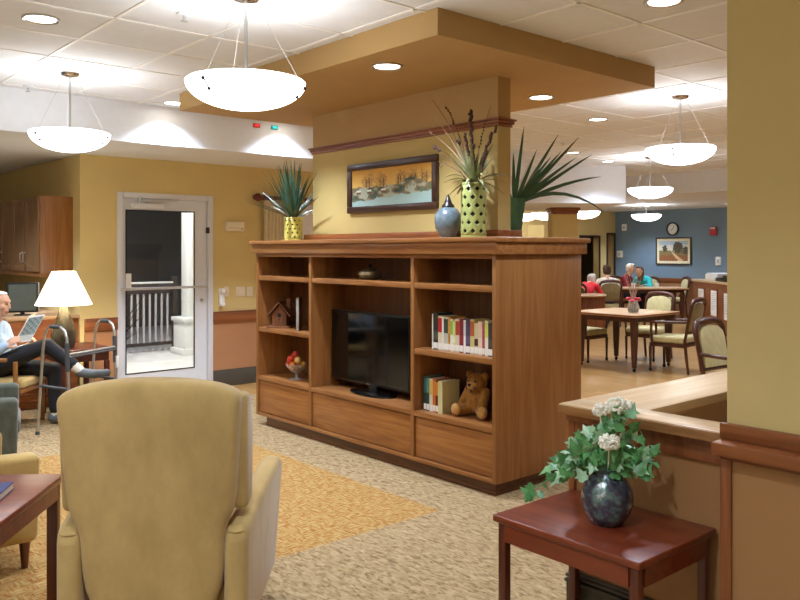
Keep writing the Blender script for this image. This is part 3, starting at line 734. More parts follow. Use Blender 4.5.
# ------------------------------------------------------------------ on top of the cabinet
def lattice_vase(par, R, H, nu, nv, mat, hole, squash=1):
    b = MB()
    du, dv = 2*PI/nu, (H-.03)/nv
    def P(u, v): return (R*math.cos(u), R*math.sin(u), v)
    for j in range(nv):
        for i in range(nu):
            u0 = du*(i + (.5 if j % 2 else 0)); v0 = .015 + dv*j; um, vm = u0+du/2, v0+dv/2
            cs = [(u0, v0), (u0+du, v0), (u0+du, v0+dv), (u0, v0+dv)]
            ms = [(um, v0), (u0+du, vm), (um, v0+dv), (u0, vm)]
            ds = [(um, vm-dv/2*hole), (um+du/2*hole, vm), (um, vm+dv/2*hole), (um-du/2*hole, vm)]
            for k in range(4):
                q = [cs[k], ms[k], ds[k], ds[k-1], ms[k-1]]
                b.bm.faces.new([b.bm.verts.new(P(*t)) for t in q])
    bmesh.ops.remove_doubles(b.bm, verts=b.bm.verts, dist=.0008)
    o = b.build('lattice_wall', mat, par, angle=50)
    md = o.modifiers.new('s', 'SOLIDIFY'); md.thickness = .007; md.offset = -1
    MB().lathe([(R*.9, .0), (R, .0), (R, .016), (R*.9, .016), (R*.9, 0)], seg=nu*3).lathe([(R*.9, H-.016), (R, H-.016), (R+.003, H-.006), (R, H), (R*.9, H), (R*.9, H-.016)], seg=nu*3).build('rim', mat, par)
    MB().lathe([(0, .003), (R-.011, .003), (R-.011, H-.012), (R-.03, H-.012), (0, H-.03)], seg=nu*3).build('liner', m_dark, par)
m_lat1 = plain('yellow_glaze', '#cec763', .35, vary=.04, coat=.3); m_lat2 = plain('lime_glaze', '#a5ad66', .3, vary=.06, coat=.3)
m_yuc = plain('dark_blade_green', '#3a5a42', .5, vary=.3, scale=6); m_yuc2 = plain('dusky_blade_green', '#5b7a52', .5, vary=.3, scale=6)
def yucca(par, z0, n, L, spread, seed, mat, aim=None, ok=None):
    rnd = random.Random(seed); b = MB()
    for k in range(n):
        a = rnd.uniform(0, 2*PI) if aim is None else rnd.gauss(aim[0], aim[1])
        t = rnd.uniform(.08, spread); l = L*rnd.uniform(.72, 1.05)*(1 - .25*t/spread)
        d_ = Vector((math.cos(a)*math.sin(t), math.sin(a)*math.sin(t), math.cos(t)))
        bend = rnd.uniform(.0, .35)*t
        pts = []; w = []
        for i in range(7):
            q = i/6
            p_ = d_*l*q + Vector((math.cos(a)*bend*l*q*q*.6, math.sin(a)*bend*l*q*q*.6, -bend*l*q*q*.5))
            pts.append((p_.x + .015*math.cos(a), p_.y + .015*math.sin(a), z0 + p_.z)); w.append(.014*(1-q)**.6*(.7+.6*min(1, q*3)) + .0006)
        if ok and not all(ok(*q) for q in pts): continue
        b.blade(pts, w, (-math.sin(a), math.cos(a), 0))
    return b.build('leaves', mat, par, angle=60, recalc=False)
v1 = empty('potted_plant', (4.06, 6.165, CT), 0, 'spiky green plant in a small yellow pierced pot at the cabinet left end', 'potted plant')
lattice_vase(v1, .083, .215, 11, 5, m_lat1, .52)
yucca(v1, .195, 80, .58, 1.2, 3, m_yuc, ok=lambda x, y, z: x < .10 or y > -.09)
v2 = empty('dried_arrangement', (4.02, 3.80-.16+.18, CT), 0, 'tall lime green pierced vase of dried brown stems and pale leaves', 'vase')
v2.location = (3.99, 3.825, CT)
lattice_vase(v2, .088, .375, 9, 6, m_lat2, .62)
m_stem = plain('dried_brown_stem', '#5a3a2a', .8, vary=.3); m_seed = plain('dried_seed', '#4a2e26', .8, vary=.35); m_pale = plain('pale_straw_stem', '#b89c86', .8, vary=.2); m_lfy = plain('faded_leaf', '#84885c', .7, vary=.3)
rnd = random.Random(5)
# camera-right is -Y mostly; the sprays spread along the wall (y) and up
def spray(dy, dz, dx, seeds, mat, smat, r=.004, thick=.011, curl=0):
    p0 = Vector((rnd.uniform(-.03, .03), rnd.uniform(-.03, .03), .36)); p3 = Vector((dx, dy, .37+dz))
    mid = p0.lerp(p3, .5) + Vector((0, -dy*.18, dz*.08))
    pts = []
    for i in range(12):
        t = i/11; pts.append(p0*(1-t)**2 + mid*2*t*(1-t) + p3*t*t)
    if curl: 
        for k in range(6): a = k*1.0; pts.append(p3 + Vector((0, math.copysign(.02, dy)*math.sin(a), .02*(math.cos(a)-1))))
    MB().tube(pts, [r*(1-.6*i/len(pts)) for i in range(len(pts))], 6).build('stem', mat, v2)
    if seeds:
        b = MB()
        for t0, t1, n in seeds:
            for k in range(n):
                t = t0+(t1-t0)*k/max(1, n-1); q = p0*(1-t)**2 + mid*2*t*(1-t) + p3*t*t
                b.ball(q + Vector((rnd.uniform(-.008, .008), rnd.uniform(-.008, .008), 0)), (thick*rnd.uniform(.7, 1.1), thick*rnd.uniform(.7, 1.1), thick*rnd.uniform(.8, 1.5)), 8)
        b.build('seed_head', smat, v2)
spray(.36, .62, -.05, [], m_stem, m_seed, .0035); spray(.28, .58, .0, [(.55, .95, 12)], m_stem, m_seed, .004, .007)
spray(.03, .52, .0, [(.35, .95, 20)], m_stem, m_seed, .005, .014); spray(.06, .36, -.03, [(.3, .95, 12)], m_stem, m_seed, .005, .012)
spray(-.03, .30, -.04, [(.4, .98, 9)], m_stem, m_seed, .005, .014); spray(-.27, .36, -.06, [(.25, .98, 18)], m_stem, m_seed, .004, .012)
spray(-.14, .52, .02, [(.45, .75, 8)], m_stem, m_seed, .003, .007); spray(.33, .28, -.06, [(.9, 1, 4)], m_stem, m_seed, .004, .014)
spray(.10, .30, -.05, [(.92, 1, 3)], m_stem, m_seed, .004, .012); spray(.42, .40, -.02, [(.97, 1, 2)], m_pale, m_pale, .004, .01)
spray(.46, .58, -.03, [(.6, 1, 5)], m_pale, m_pale, .003, .005); spray(.44, .66, -.05, [(.7, 1, 4)], m_pale, m_pale, .003, .005); spray(.26, .17, -.06, [], m_stem, m_seed, .004, .01, 1)
b = MB()
for k in range(70):
    a = rnd.uniform(0, 2*PI); l = rnd.uniform(.14, .34); t = rnd.uniform(.2, 1.3)
    pts = []
    for i in range(6):
        q = i/5; rr = l*q*math.sin(t); pts.append((rr*math.cos(a), rr*math.sin(a), .365 + l*q*math.cos(t) - (.14*q*q if t > .8 else 0)))
    if any(q[0] > .19 and q[1] > -.06 for q in pts): continue
    b.blade(pts, [.003+.010*math.sin(PI*min(1, .15+.85*i/5)) for i in range(6)], (-math.sin(a), math.cos(a), .2))
b.build('foliage', m_lfy, v2, angle=60, recalc=False)
ur = empty('urn', (4.02, 4.107, CT), 0, 'blue-grey ceramic urn with a dark pointed stopper beside the lime vase', 'urn')
MB().lathe([(0, 0), (.055, 0), (.062, .01), (.092, .07), (.1, .12), (.094, .165), (.07, .205), (.045, .218), (0, .218)]).build('body', plain('blue_grey_glaze', '#66757c', .3, vary=.22, scale=30, coat=.4), ur)
MB().lathe([(.046, .2185), (.044, .235), (.028, .25), (.026, .262), (.02, .275), (.009, .305), (0, .318)]).build('stopper', plain('dark_stopper', '#2a2220', .35), ur)
v3 = empty('tall_vase', (4.56, 3.955, CT), 0, 'tall dark green tapered vase of long spiky leaves behind the partition', 'vase')
MB().lathe([(0, 0), (.045, 0), (.05, .02), (.075, .2), (.088, .3), (.08, .3), (.07, .2), (.0, .19)]).build('body', plain('dark_green_glaze', '#3f6a50', .25, vary=.12, coat=.4), v3)
b = MB()
for (a, t, l, bend) in ((-1.1, .12, .62, .05), (-.9, .55, .62, .0), (-.8, .75, .70, .0), (-.85, .68, .55, .05), (-.7, .95, .72, .05), (-.75, 1.05, .74, .25), (-.9, 1.0, .78, .75), (-1.2, .4, .45, 0), (-.6, .6, .5, .1), (-1.0, .85, .6, .1), (-2.5, .2, .4, 0), (.5, .5, .45, .1), (2, .4, .4, .1)):
    d_ = Vector((math.cos(a)*math.sin(t), math.sin(a)*math.sin(t), math.cos(t)))
    pts = [(d_.x*l*q, d_.y*l*q, .24+d_.z*l*q-bend*l*q*q*.8) for q in [i/7 for i in range(8)]]
    b.blade(pts, [.019*(1-(i/7))**.6*min(1, .45+i/5)+.001 for i in range(8)], d_.cross(Vector((FX, FY, .25))))
b.build('leaves', m_yuc, v3, angle=60, recalc=False)
b = MB()
for (a, t, l) in ((-1.1, .5, .42), (-.8, .7, .5), (-1.3, .3, .4)):
    pts = [Vector((math.cos(a)*math.sin(t)*l*q, math.sin(a)*math.sin(t)*l*q, .25+math.cos(t)*l*q-.2*l*q*q)) for q in [i/7 for i in range(8)]]
    b.tube(pts, .0015, 5)
b.build('wisps', m_pale, v3)

# landscape picture on the thin wall
pic = empty('framed_picture', (4.194, 5.492, 1.917), 0, 'dark framed landscape picture of bare trees and blue snow on the thin wall', 'picture')
pw, ph = 1.114, .415
m_fr = wood('dark_frame', '#4a2f22', '#33201a', 'y', rough=.3)
f = MB()
f.box((-.035, -pw, 0), (-.0005, 0, .055), .006).box((-.035, -pw, ph-.055), (-.0005, 0, ph), .006).box((-.035, -.055, .055), (-.0005, 0, ph-.055), .006).box((-.035, -pw, .055), (-.0005, -pw+.055, ph-.055), .006)
f.build('frame', m_fr, pic)
rnd = random.Random(11)
trees = [(.2, .30, .06), (.24, .34, .07), (.38, .33, .08), (.42, .28, .05), (.6, .36, .03), (.63, .38, .03), (.67, .36, .03), (.75, .36, .05), (.8, .34, .04), (.88, .33, .05), (.93, .3, .05)]
hz_ = [rnd.uniform(-.03, .03) for _ in range(40)]
def vn(x, y, k=0):
    def h(i, j): 
        t = math.sin(i*127.1+j*311.7+k*74.7)*43758.5453; return t-math.floor(t)
    i, j = math.floor(x), math.floor(y); fx, fy = x-i, y-j; fx, fy = fx*fx*(3-2*fx), fy*fy*(3-2*fy)
    return (h(i, j)*(1-fx)+h(i+1, j)*fx)*(1-fy) + (h(i, j+1)*(1-fx)+h(i+1, j+1)*fx)*fy
def snowscape(u, v):
    x, y = u*2.6, v
    c = [a + (b_-a)*max(0, min(1, (v-.5)*1.8)) for a, b_ in zip(lin('#e0bb62'), lin('#c98a1e'))]
    n = vn(x*38, y*38)*.5 + vn(x*80, y*80, 1)*.5
    for tx, th_, tw in trees:
        dx = (u-tx)/(tw*1.05); dy = (v-.66)/(th_*.62)
        q = dx*dx+dy*dy
        if q < 1.1 and n > .30+.35*q: c = [a*.45+b_*.55 for a, b_ in zip(c, lin('#7d5432'))]
        if abs(u-tx) < .004 and .45 < v < .72: c = lin('#553722')
    edge = .47 + .07*vn(x*7, 3.3) + (.16*math.exp(-((u-.76)/.10)**2)) + .03*vn(x*30, 1.1)
    if v < edge:
        k = vn(x*6, y*11, 4)*.7 + n*.3
        c = lin('#3f4a42') if k < .38 else lin('#69714f') if k < .52 else lin('#8c6a48') if k < .62 else lin('#a7b09a')
    if v < .16 + .17*u + .07*(vn(x*9, 5.1)-.5): c = [a*(.92+.16*n) for a in lin('#a3bfb8')]
    for hx in (.24, .42, .1):
        if abs(u-hx) < .028 and .34 < v < .45: c = lin('#d9dccf') if v > .40 else lin('#6a4a38')
    return (*c[:3], 1)
picture_mesh('canvas', pw-.09, ph-.09, 260, 84, snowscape, painted('landscape_paint', .6), pic, (-.02, -.045, .045), (0, -1, 0), (0, 0, 1))

# ------------------------------------------------------------------ recliner in front (faces local +X)
p = W(3.33, -.952)
rec = empty('recliner', (p.x, p.y, 0), AHEAD+math.radians(3.5), 'big tan velour recliner seen from behind in the middle foreground', 'armchair')
def puffy(o, lv=2):
    m = o.modifiers.new('s', 'SUBSURF'); m.levels = lv; m.render_levels = lv; return o
# local x: forward, y: left.  back plane near x=-.40 (bottom) leaning to -.42 at top
def lean(z): return -.30 - .10*max(0, (z-.25))/.87
# back panel: outline swept through thickness, soft edges
out = [(.262, .13), (.268, .50), (.278, .575), (.312, .61), (.322, .80), (.334, 1.00), (.337, 1.045), (.325, 1.075), (.24, 1.105), (.12, 1.12), (0, 1.125)]
out = out + [(-y, z) for y, z in out[-2::-1]]
def backshell():
    b = MB(); tb = bmesh.new()
    rows = []
    prof = [(-.0, -.03), (-.018, -.012), (-.024, .012), (-.02, .05)]        # (offset behind, inset)
    def inset(i, d):
        y, z = out[i]; c = Vector((0, .65)); v = Vector((y, z))
        return v + (c-v).normalized()*d if d > 0 else v
    layers = [(.15, .03), (.13, .006), (.10, 0), (.03, 0), (.008, .006), (-.006, .022), (-.014, .06), (-.018, .14)]
    for off, ins in layers:
        ring = []
        for i, (y, z) in enumerate(out):
            q = inset(i, ins); ring.append(tb.verts.new((lean(q.y)+off, q.x, q.y)))
        rows.append(ring)
    for A, B in zip(rows, rows[1:]):
        n = len(A)
        for k in range(n): tb.faces.new((A[k], A[(k+1) % n], B[(k+1) % n], B[k]))
    # fill the rear with a grid toward a centre line
    last = rows[-1]; n = len(last)
    for k in range(n//2):
        a, b_, c, d_ = last[k], last[k+1], last[n-2-k], last[n-1-k]
        if len({a, b_, c, d_}) == 4: tb.faces.new((a, b_, c, d_))
        elif len({a, b_, c, d_}) == 3: tb.faces.new([v for i, v in enumerate((a, b_, c, d_)) if v not in (a, b_, c, d_)[:i]])
    first = rows[0]
    for k in range(n//2):
        a, b_, c, d_ = first[k], first[k+1], first[n-2-k], first[n-1-k]
        l_ = [v for i, v in enumerate((d_, c, b_, a)) if v not in (d_, c, b_, a)[:i]]
        if len(l_) >= 3: tb.faces.new(l_)
    return b._add(tb)
puffy(backshell().build('backrest', m_velour, rec, angle=180), 2)
# inner back cushion, wings, arms, seat, skirt
b = MB().box((lean(.7)+.155, -.26, .42), (lean(.7)+.30, .26, 1.06), .06, 4); b.build('back_cushion', m_velour, rec, angle=80)
for s_ in (1, -1):
    y0, y1 = sorted((s_*.285, s_*.352))
    w_ = MB().prism([(lean(1.0)+.06, y0, 1.06), (lean(1.0)+.20, y0, 1.05), (lean(.9)+.26, y0, .93), (lean(.7)+.24, y0, .74), (lean(.6)+.20, y0, .605), (lean(.6)+.06, y0, .605)], (0, y1-y0, 0), .026, 4)
    w_.build('wing', m_velour, rec, angle=80)
    a0, a1 = sorted((s_*.264, s_*.358))
    prof = [(-.33, .12), (-.33, .50), (-.325, .535), (-.30, .56), (.0, .605), (.33, .655), (.385, .645), (.41, .60), (.41, .12)]
    b = MB().prism([(x, a0, z) for x, z in prof], (0, a1-a0, 0), .036, 4); arm = b.build('armrest', m_velour, rec, angle=75)
    for v in arm.data.vertices: v.co.y += s_*.07*max(0, (v.co.x+.30)/.7)*(.35+.65*v.co.z/.6)
MB().box((-.14, -.27, .30), (.44, .27, .46), .05, 4).build('seat_cushion', m_velour, rec, angle=80)
MB().box((.40, -.27, .12), (.445, .27, .30), .02, 3).build('footrest', m_velour, rec, angle=80)
MB().box((-.22, -.27, .10), (.40, .27, .2995), .02).build('base', m_velour, rec)
for x, y in ((-.25, .3), (-.25, -.3), (.35, .3), (.35, -.3)): MB().lathe([(0, 0), (.022, 0), (.032, .12), (0, .12)], (x, y, 0), 12).build('foot', m_cherry_v, rec)

# ------------------------------------------------------------------ side tables of red cherry wood
def side_table(loc, rz, lx, ly, h, label, tw=.045):
    t = empty('side_table', loc, rz, label, 'table')
    MB().box((-lx/2, -ly/2, h-.028), (lx/2, ly/2, h), .006, 3).build('tabletop', m_cherry_x, t)
    i = .016
    a = MB()
    for s_ in (1, -1):
        a.box((-lx/2+i+tw, s_*(ly/2-i-.006)-.011, h-.098), (lx/2-i-tw, s_*(ly/2-i-.006)+.0, h-.0285))
        a.box((s_*(lx/2-i-.006)-.011, -ly/2+i+tw, h-.098), (s_*(lx/2-i-.006)+.0, ly/2-i-tw, h-.0285))
    a.build('apron', m_cherry_x, t)
    for sx in (1, -1):
        for sy in (1, -1):
            x, y = sx*(lx/2-i-tw/2), sy*(ly/2-i-tw/2)
            MB().box((x-tw/2, y-tw/2, 0), (x+tw/2, y+tw/2, h-.0285), .005).build('leg', m_cherry_v, t)
    return t
side_table((2.602, 1.816, 0), 0, .516, .66, .56, 'dark red wooden side table with a leafy vase against the half wall', .036)
p = W(3.59, -1.50); ang = AHEAD + math.radians(2.7)
ux, uy = Vector((math.cos(ang), math.sin(ang), 0)), Vector((-math.sin(ang), math.cos(ang), 0))
c_ = p - ux*.36 + uy*.30
side_table((c_.x, c_.y, 0), ang, .72, .60, .6, 'dark red wooden table at the left edge with a blue book on it', .046)
bkp = W(3.26, -1.605)
e = empty('book', (bkp.x, bkp.y, .6), ang+.1, 'blue covered book lying on the red table at the left edge', 'book')
MB().box((-.10, -.0, 0), (.10, .15, .003)).box((-.10, 0, .027), (.10, .15, .030)).box((-.10, .147, .003), (.10, .15, .027)).build('cover', plain('navy_cover', '#2a3468', .4), e, smooth=False)
MB().box((-.096, .003, .0032), (.096, .1468, .0268)).build('pages', m_paper, e, smooth=False)

# vase of ivy and white flowers on the right table
vx, vy = 2.60, 1.79
VS = 1.12
iv = empty('flower_vase', (vx, vy, .56), 0, 'round iridescent dark vase of green ivy and white blossoms on the right table', 'vase')
def irid():
    m, nt, b = base('iridescent_glaze'); L = nt.links.new
    tc = nt.nodes.new('ShaderNodeTexCoord')
    v = nt.nodes.new('ShaderNodeTexVoronoi'); v.inputs['Scale'].default_value = 75; L(tc.outputs['Object'], v.inputs['Vector'])
    n = nt.nodes.new('ShaderNodeTexNoise'); n.inputs['Scale'].default_value = 22; n.inputs['Detail'].default_value = 5; L(tc.outputs['Object'], n.inputs['Vector'])
    r = nt.nodes.new('ShaderNodeValToRGB'); e = r.color_ramp.elements
    e[0].position, e[0].color = .3, lin('#262c33'); e[1].position, e[1].color = .68, lin('#b9c4c8')
    for p_, c in ((.42, '#3c4854'), (.5, '#4d4557'), (.57, '#547474'), (.63, '#76867a')): q = e.new(p_); q.color = lin(c)
    L(n.outputs['Fac'], r.inputs['Fac']); L(r.outputs['Color'], b.inputs['Base Color'])
    b.inputs['Metallic'].default_value = .2; b.inputs['Roughness'].default_value = .22; b.inputs['Coat Weight'].default_value = .5; b.inputs['Coat Roughness'].default_value = .08
    bp = nt.nodes.new('ShaderNodeBump'); bp.inputs['Strength'].default_value = .5; bp.inputs['Distance'].default_value = .004
    L(v.outputs['Distance'], bp.inputs['Height']); L(bp.outputs['Normal'], b.inputs['Normal'])
    return m
MB().lathe([(0, 0), (.05, 0), (.056, .006), (.078, .04), (.088, .08), (.086, .115), (.068, .15), (.05, .166), (.046, .178), (.054, .19), (.048, .19), (.04, .178), (0, .16)], seg=48).build('body', irid(), iv)
rnd = random.Random(21)
m_ivy = plain('ivy_green', '#5c985a', .4, vary=.4, scale=30); m_ivy2 = plain('ivy_pale_green', '#9cc29a', .5, vary=.3, scale=30); m_petal = plain('white_petals', '#f6f4e6', .6, vary=.05)
def ivy_leaf(b, c, nrm, upv, s):
    nrm = nrm.normalized(); t = (upv - nrm*upv.dot(nrm)); t = t.normalized() if t.length > 1e-4 else nrm.orthogonal().normalized(); x = t.cross(nrm)
    sh = [(0, -.55), (.28, -.62), (.55, -.35), (.42, -.12), (.75, .12), (.36, .22), (.22, .5), (0, 1.0), (-.22, .5), (-.36, .22), (-.75, .12), (-.42, -.12), (-.55, -.35), (-.28, -.62)]
    vs = [b.bm.verts.new(c + x*(px*s) + t*(py*s) - nrm*(s*.35*(px*px+.25*py*py))) for px, py in sh]
    m = b.bm.verts.new(c - nrm*0 + t*(.05*s))
    for k in range(len(vs)): b.bm.faces.new((m, vs[k], vs[(k+1) % len(vs)]))
ROT = lambda l, d_: Vector((FX*d_+RX*l, FY*d_+RY*l, 0))     # camera-facing spread turned into room axes
b1, b2, bs = MB(), MB(), MB()
vines = [(-.20, -.02, .16), (-.17, .02, .20), (-.13, -.05, .26), (-.07, -.06, .22), (.02, -.08, .24), (.09, -.05, .25), (.16, -.02, .23), (.10, .06, .28), (-.05, .08, .28), (.0, .0, .33), (.05, .0, .38), (-.03, -.03, .31), (-.24, .0, .12), (.04, -.07, .2), (.12, -.07, .2)]
for (l, d_, z) in vines:
    p0 = Vector((0, 0, .17)); p3 = ROT(l, d_) + Vector((0, 0, z)); mid = p0.lerp(p3, .5) + Vector((0, 0, .07))
    pts = [p0*(1-t)**2 + mid*2*t*(1-t) + p3*t*t for t in [i/8 for i in range(9)]]
    bs.tube(pts, .0022, 5)
    for k in range(15):
        t = rnd.uniform(.25, 1.05); c = p0*(1-t)**2 + mid*2*t*(1-t) + p3*t*t + Vector([rnd.gauss(0, .016) for _ in range(3)])
        nrm = Vector((-FX, -FY, .6)) + Vector([rnd.gauss(0, .55) for _ in range(3)])
        (b2 if rnd.random() < .25 else b1).bm
        ivy_leaf(b2 if rnd.random() < .22 else b1, c, nrm, Vector((p3.x-p0.x, p3.y-p0.y, rnd.uniform(-.4, .4))), rnd.uniform(.022, .040))
b1.build('ivy_leaves', m_ivy, iv, angle=70, recalc=False); b2.build('pale_leaves', m_ivy2, iv, angle=70, recalc=False); bs.build('stems', m_ivy, iv)
for (l, d_, z, r, n) in ((.035, .0, .40, .038, 46), (-.025, .0, .385, .026, 26), (.075, .0, .395, .024, 20), (-.015, -.085, .295, .036, 48)):
    c = ROT(l, d_) + Vector((0, 0, z)); f = MB()
    for k in range(int(n*2.2)):
        v = Vector([rnd.gauss(0, 1) for _ in range(3)]).normalized()*r*rnd.uniform(.75, 1); v.z *= .75
        f.ball(c+v, rnd.uniform(.0045, .0065), 6)
    f.tube([(0, 0, .17), (c.x*.7, c.y*.7, z-.08), (c.x, c.y, z)], .0025, 5)
    f.build('blossom', m_petal, iv)

iv.scale = (VS, VS, VS)

# ------------------------------------------------------------------ armchairs at the left edge (face local +X)
def club_chair(loc, rz, mat, label, ah=.60, seat=None):
    t = empty('armchair', loc, rz, label, 'armchair')
    MB().box((-.40, -.27, .14), (.36, .27, .32), .03, 3).build('base', mat, t, angle=60)
    MB().box((-.22, -.268, .3205), (.40, .268, .45), .045, 4).build('seat_cushion', seat or mat, t, angle=80)
    MB().prism([(-.42, -.27, .14), (-.24, -.27, .14), (-.24, -.27, .34), (-.36, -.27, .92), (-.43, -.27, .95), (-.52, -.27, .92)], (0, .54, 0), .045, 4).build('backrest', mat, t, angle=60)
    for s_ in (1, -1):
        a0, a1 = sorted((s_*.272, s_*.40))
        MB().prism([(-.42, a0, .14), (.38, a0, .14), (.39, a0, ah), (-.42, a0, ah+.03)], (0, a1-a0, 0), .035, 4).build('armrest', mat, t, angle=60)
    for x in (-.36, .33):
        for y in (-.33, .33): MB().tube([(x, y, 0), (x, y, .139)], [.016, .028], 12).build('leg', m_cherry_v, t)
    return t
club_chair((.885, 4.62, 0), 0, m_velour2, 'gold velour armchair behind the red table at the left edge', .575)
p = W(5.58, -3.09); club_chair((p.x, p.y, 0), RIGHT+math.radians(25), m_green, 'grey green armchair cut by the left edge, in front of the seated man', .60)

# ------------------------------------------------------------------ wall cupboards, desk and screen
m_door = wood('cupboard_door', '#96714c', '#7a5838', 'z', rough=.42)
uc = empty('wall_cabinet', (2.596, 8.707, 1.327), 0, 'brown wooden wall cupboards with panelled doors above the desk', 'cabinet')
MB().box((.022, 0, .04), (.3535, 3.0, .845), .003).build('body', m_oak_v, uc)
MB().box((.022, 0, .0), (.3535, .02, .0395)).box((.022, .0205, .0), (.04, 3.0, .0395)).build('light_rail', m_oak_v, uc)
for k in range(6):
    y0, y1 = .012+.46*k+(.02 if k % 2 else 0), .46*(k+1)-.006
    dr = MB().box((0, y0, .05), (.0215, y0+.06, .84), .003).box((0, y1-.06, .05), (.0215, y1, .84), .003).box((0, y0+.06, .78), (.0215, y1-.06, .84), .003).box((0, y0+.06, .05), (.0215, y1-.06, .11), .003).box((.008, y0+.06, .11), (.0215, y1-.06, .78)).build('door', m_door, uc)
    hy = y1-.035 if k % 2 == 0 else y0+.035
    MB().tube([(.0, hy, .14), (-.03, hy, .16), (-.03, hy, .24), (0, hy, .26)], .006, 8).build('handle', m_steel, dr)
MB().lathe([(0, 0), (.03, 0), (.03, -.012), (0, -.012)], (.12, .5, .039), 20).build('puck_light', m_lens, uc)
light('puck_lamp', 'SPOT', (.12, .5, .02), 5, uc, color=WARM, spot_size=2.3, spot_blend=.8, shadow_soft_size=.03)
dsk = empty('desk_counter', (2.26, 8.512, 0), 0, 'orange wood counter along the left wall carrying the screen', 'desk')
MB().box((-.02, -.0, .895), (.689, 3.3, .93), .005).build('worktop', m_tablewood, dsk)
MB().box((0, .02, .0), (.688, .045, .8945)).build('end_panel', m_trimx, dsk)
MB().box((.03, .046, .1), (.688, 3.28, .8945)).build('cupboards', m_trimv, dsk)
mo = empty('computer_screen', (2.47, 8.80, .93), math.radians(-20), 'black framed grey screen standing on the counter behind the seated man', 'screen')
MB().box((-.15, -.0, .03), (.15, .035, .34), .006).build('bezel', m_dark, mo)
MB().box((-.128, -.002, .05), (.128, -.0003, .32)).build('display', plain('grey_display', '#5d6660', .25), mo, smooth=False)
MB().box((.1505, .002, .03), (.158, .033, .34), .002).build('pale_side', m_alu, mo)
MB().box((-.08, -.03, 0), (.08, .08, .012), .004).box((-.02, .01, .012), (.02, .03, .0295)).build('stand', m_dark, mo)

# lamp table, lamp
m_drx = wood('dark_red_wood', '#552418', '#3c160e', 'y', rough=.35); m_drz = wood('dark_red_leg', '#552418', '#3c160e', 'z', rough=.35)
lt = empty('lamp_table', (2.63, 7.96, 0), 0, 'dark red wooden end table under the lamp beside the door', 'table')
th = .665
MB().box((-.155, -.30, th-.03), (.345, .33, th), .006).build('tabletop', m_drx, lt)
MB().box((-.13, -.27, th-.12), (.315, .30, th-.0305)).build('apron', m_drx, lt)
MB().box((-.13, -.27, .18), (.315, .30, .20), .004).build('lower_shelf', m_drx, lt)
for x in (-.122, .297):
    for y in (-.262, .29): MB().box((x-.022, y-.022, 0), (x+.022, y+.022, th-.1205), .003).build('leg', m_drz, lt)
lp = empty('table_lamp', (2.60, 7.93, th), 0, 'lit table lamp with white cone shade and bronze teardrop base', 'lamp')
MB().lathe([(0, 0), (.09, 0), (.095, .01), (.112, .07), (.118, .12), (.108, .18), (.08, .26), (.05, .34), (.03, .40), (.018, .43), (0, .43)], seg=36).build('base', m_bronze, lp)
MB().lathe([(0, .4305), (.012, .4305), (.012, .50), (0, .50)]).build('socket', m_steel, lp)
MB().lathe([(.258, .415), (.108, .735), (.104, .735), (.254, .415), (.258, .415)], seg=48).build('lamp_shade', m_shade, lp)
b = MB()
for a in range(3): b.tube([(0, 0, .715), (.106*math.cos(a*2.09), .106*math.sin(a*2.09), .725)], .002, 5)
b.tube([(0, 0, .5), (0, 0, .74)], .003, 6); b.build('spider', m_steel, lp)
light('bulb', 'POINT', (0, 0, .56), 7, lp, color=(1, .88, .7), shadow_soft_size=.05)

# ------------------------------------------------------------------ walking frame
A, B_, C_, D_ = W(6.95, -3.15), W(6.72, -2.77), W(7.52, -2.915), W(7.30, -2.58)
wk = empty('walking_frame', tuple(W(7.1, -2.85)), 0, 'aluminium walking frame with grey hand grips in front of the seated man', 'walker')
o0 = Vector(wk.location)
def L3(v, z): return Vector((v.x, v.y, z)) - o0
m_wk = plain('walker_aluminium', '#b4b0a6', .35, .7, vary=.03); m_rub = plain('grey_rubber', '#4a4c4e', .7)
for q, (a, c) in enumerate(((A, B_), (C_, D_))):
    ta, tc_ = a.lerp(c, .22), c.lerp(a, .10)
    pts = [L3(a, 0), L3(a.lerp(ta, .8), .75)]
    z1, z2 = .86, .95
    pts += [L3(ta, z1), L3(ta.lerp(tc_, .10), .92), L3(ta.lerp(tc_, .28), z2), L3(ta.lerp(tc_, .72), z2), L3(ta.lerp(tc_, .90), .92), L3(tc_, z1)]
    pts += [L3(c.lerp(tc_, .8), .72), L3(c, 0)]
    MB().tube(pts, .0125, 12).build('side_frame', m_wk, wk)
    MB().tube([L3(ta.lerp(tc_, .30), z2), L3(ta.lerp(tc_, .72), z2)], .018, 12).build('hand_grip', m_rub, wk)
    MB().tube([L3(a.lerp(ta, .45), .43), L3(c.lerp(tc_, .45), .43)], .013, 10).build('side_brace', m_rub, wk)
    MB().tube([L3(c.lerp(tc_, .75), .58), L3(c.lerp(tc_, .95), .82)], .019, 12).build('folding_sleeve', m_rub, wk)
    for v in (a, c): MB().tube([L3(v, 0), L3(v, .03)], [.02, .017], 12).build('rubber_tip', m_rub, wk)
MB().tube([L3(B_.lerp(A, .08), .72), L3(D_.lerp(C_, .08), .72)], .0125, 12).build('front_bar', m_wk, wk)
MB().tube([L3(B_.lerp(A, .03), .70), L3(D_.lerp(C_, .03), .70)], .008, 10).build('lower_bar', m_rub, wk)
MB().box(L3(D_, .53)-Vector((.012, .012, .0)), L3(D_, .64)+Vector((.012, .012, 0)), .006).build('plastic_tag', m_whiteplastic, wk)

# ------------------------------------------------------------------ seated man (faces local +X, camera on his right)
p = W(7.30, -3.66)
PMX, PMY = p.x, p.y
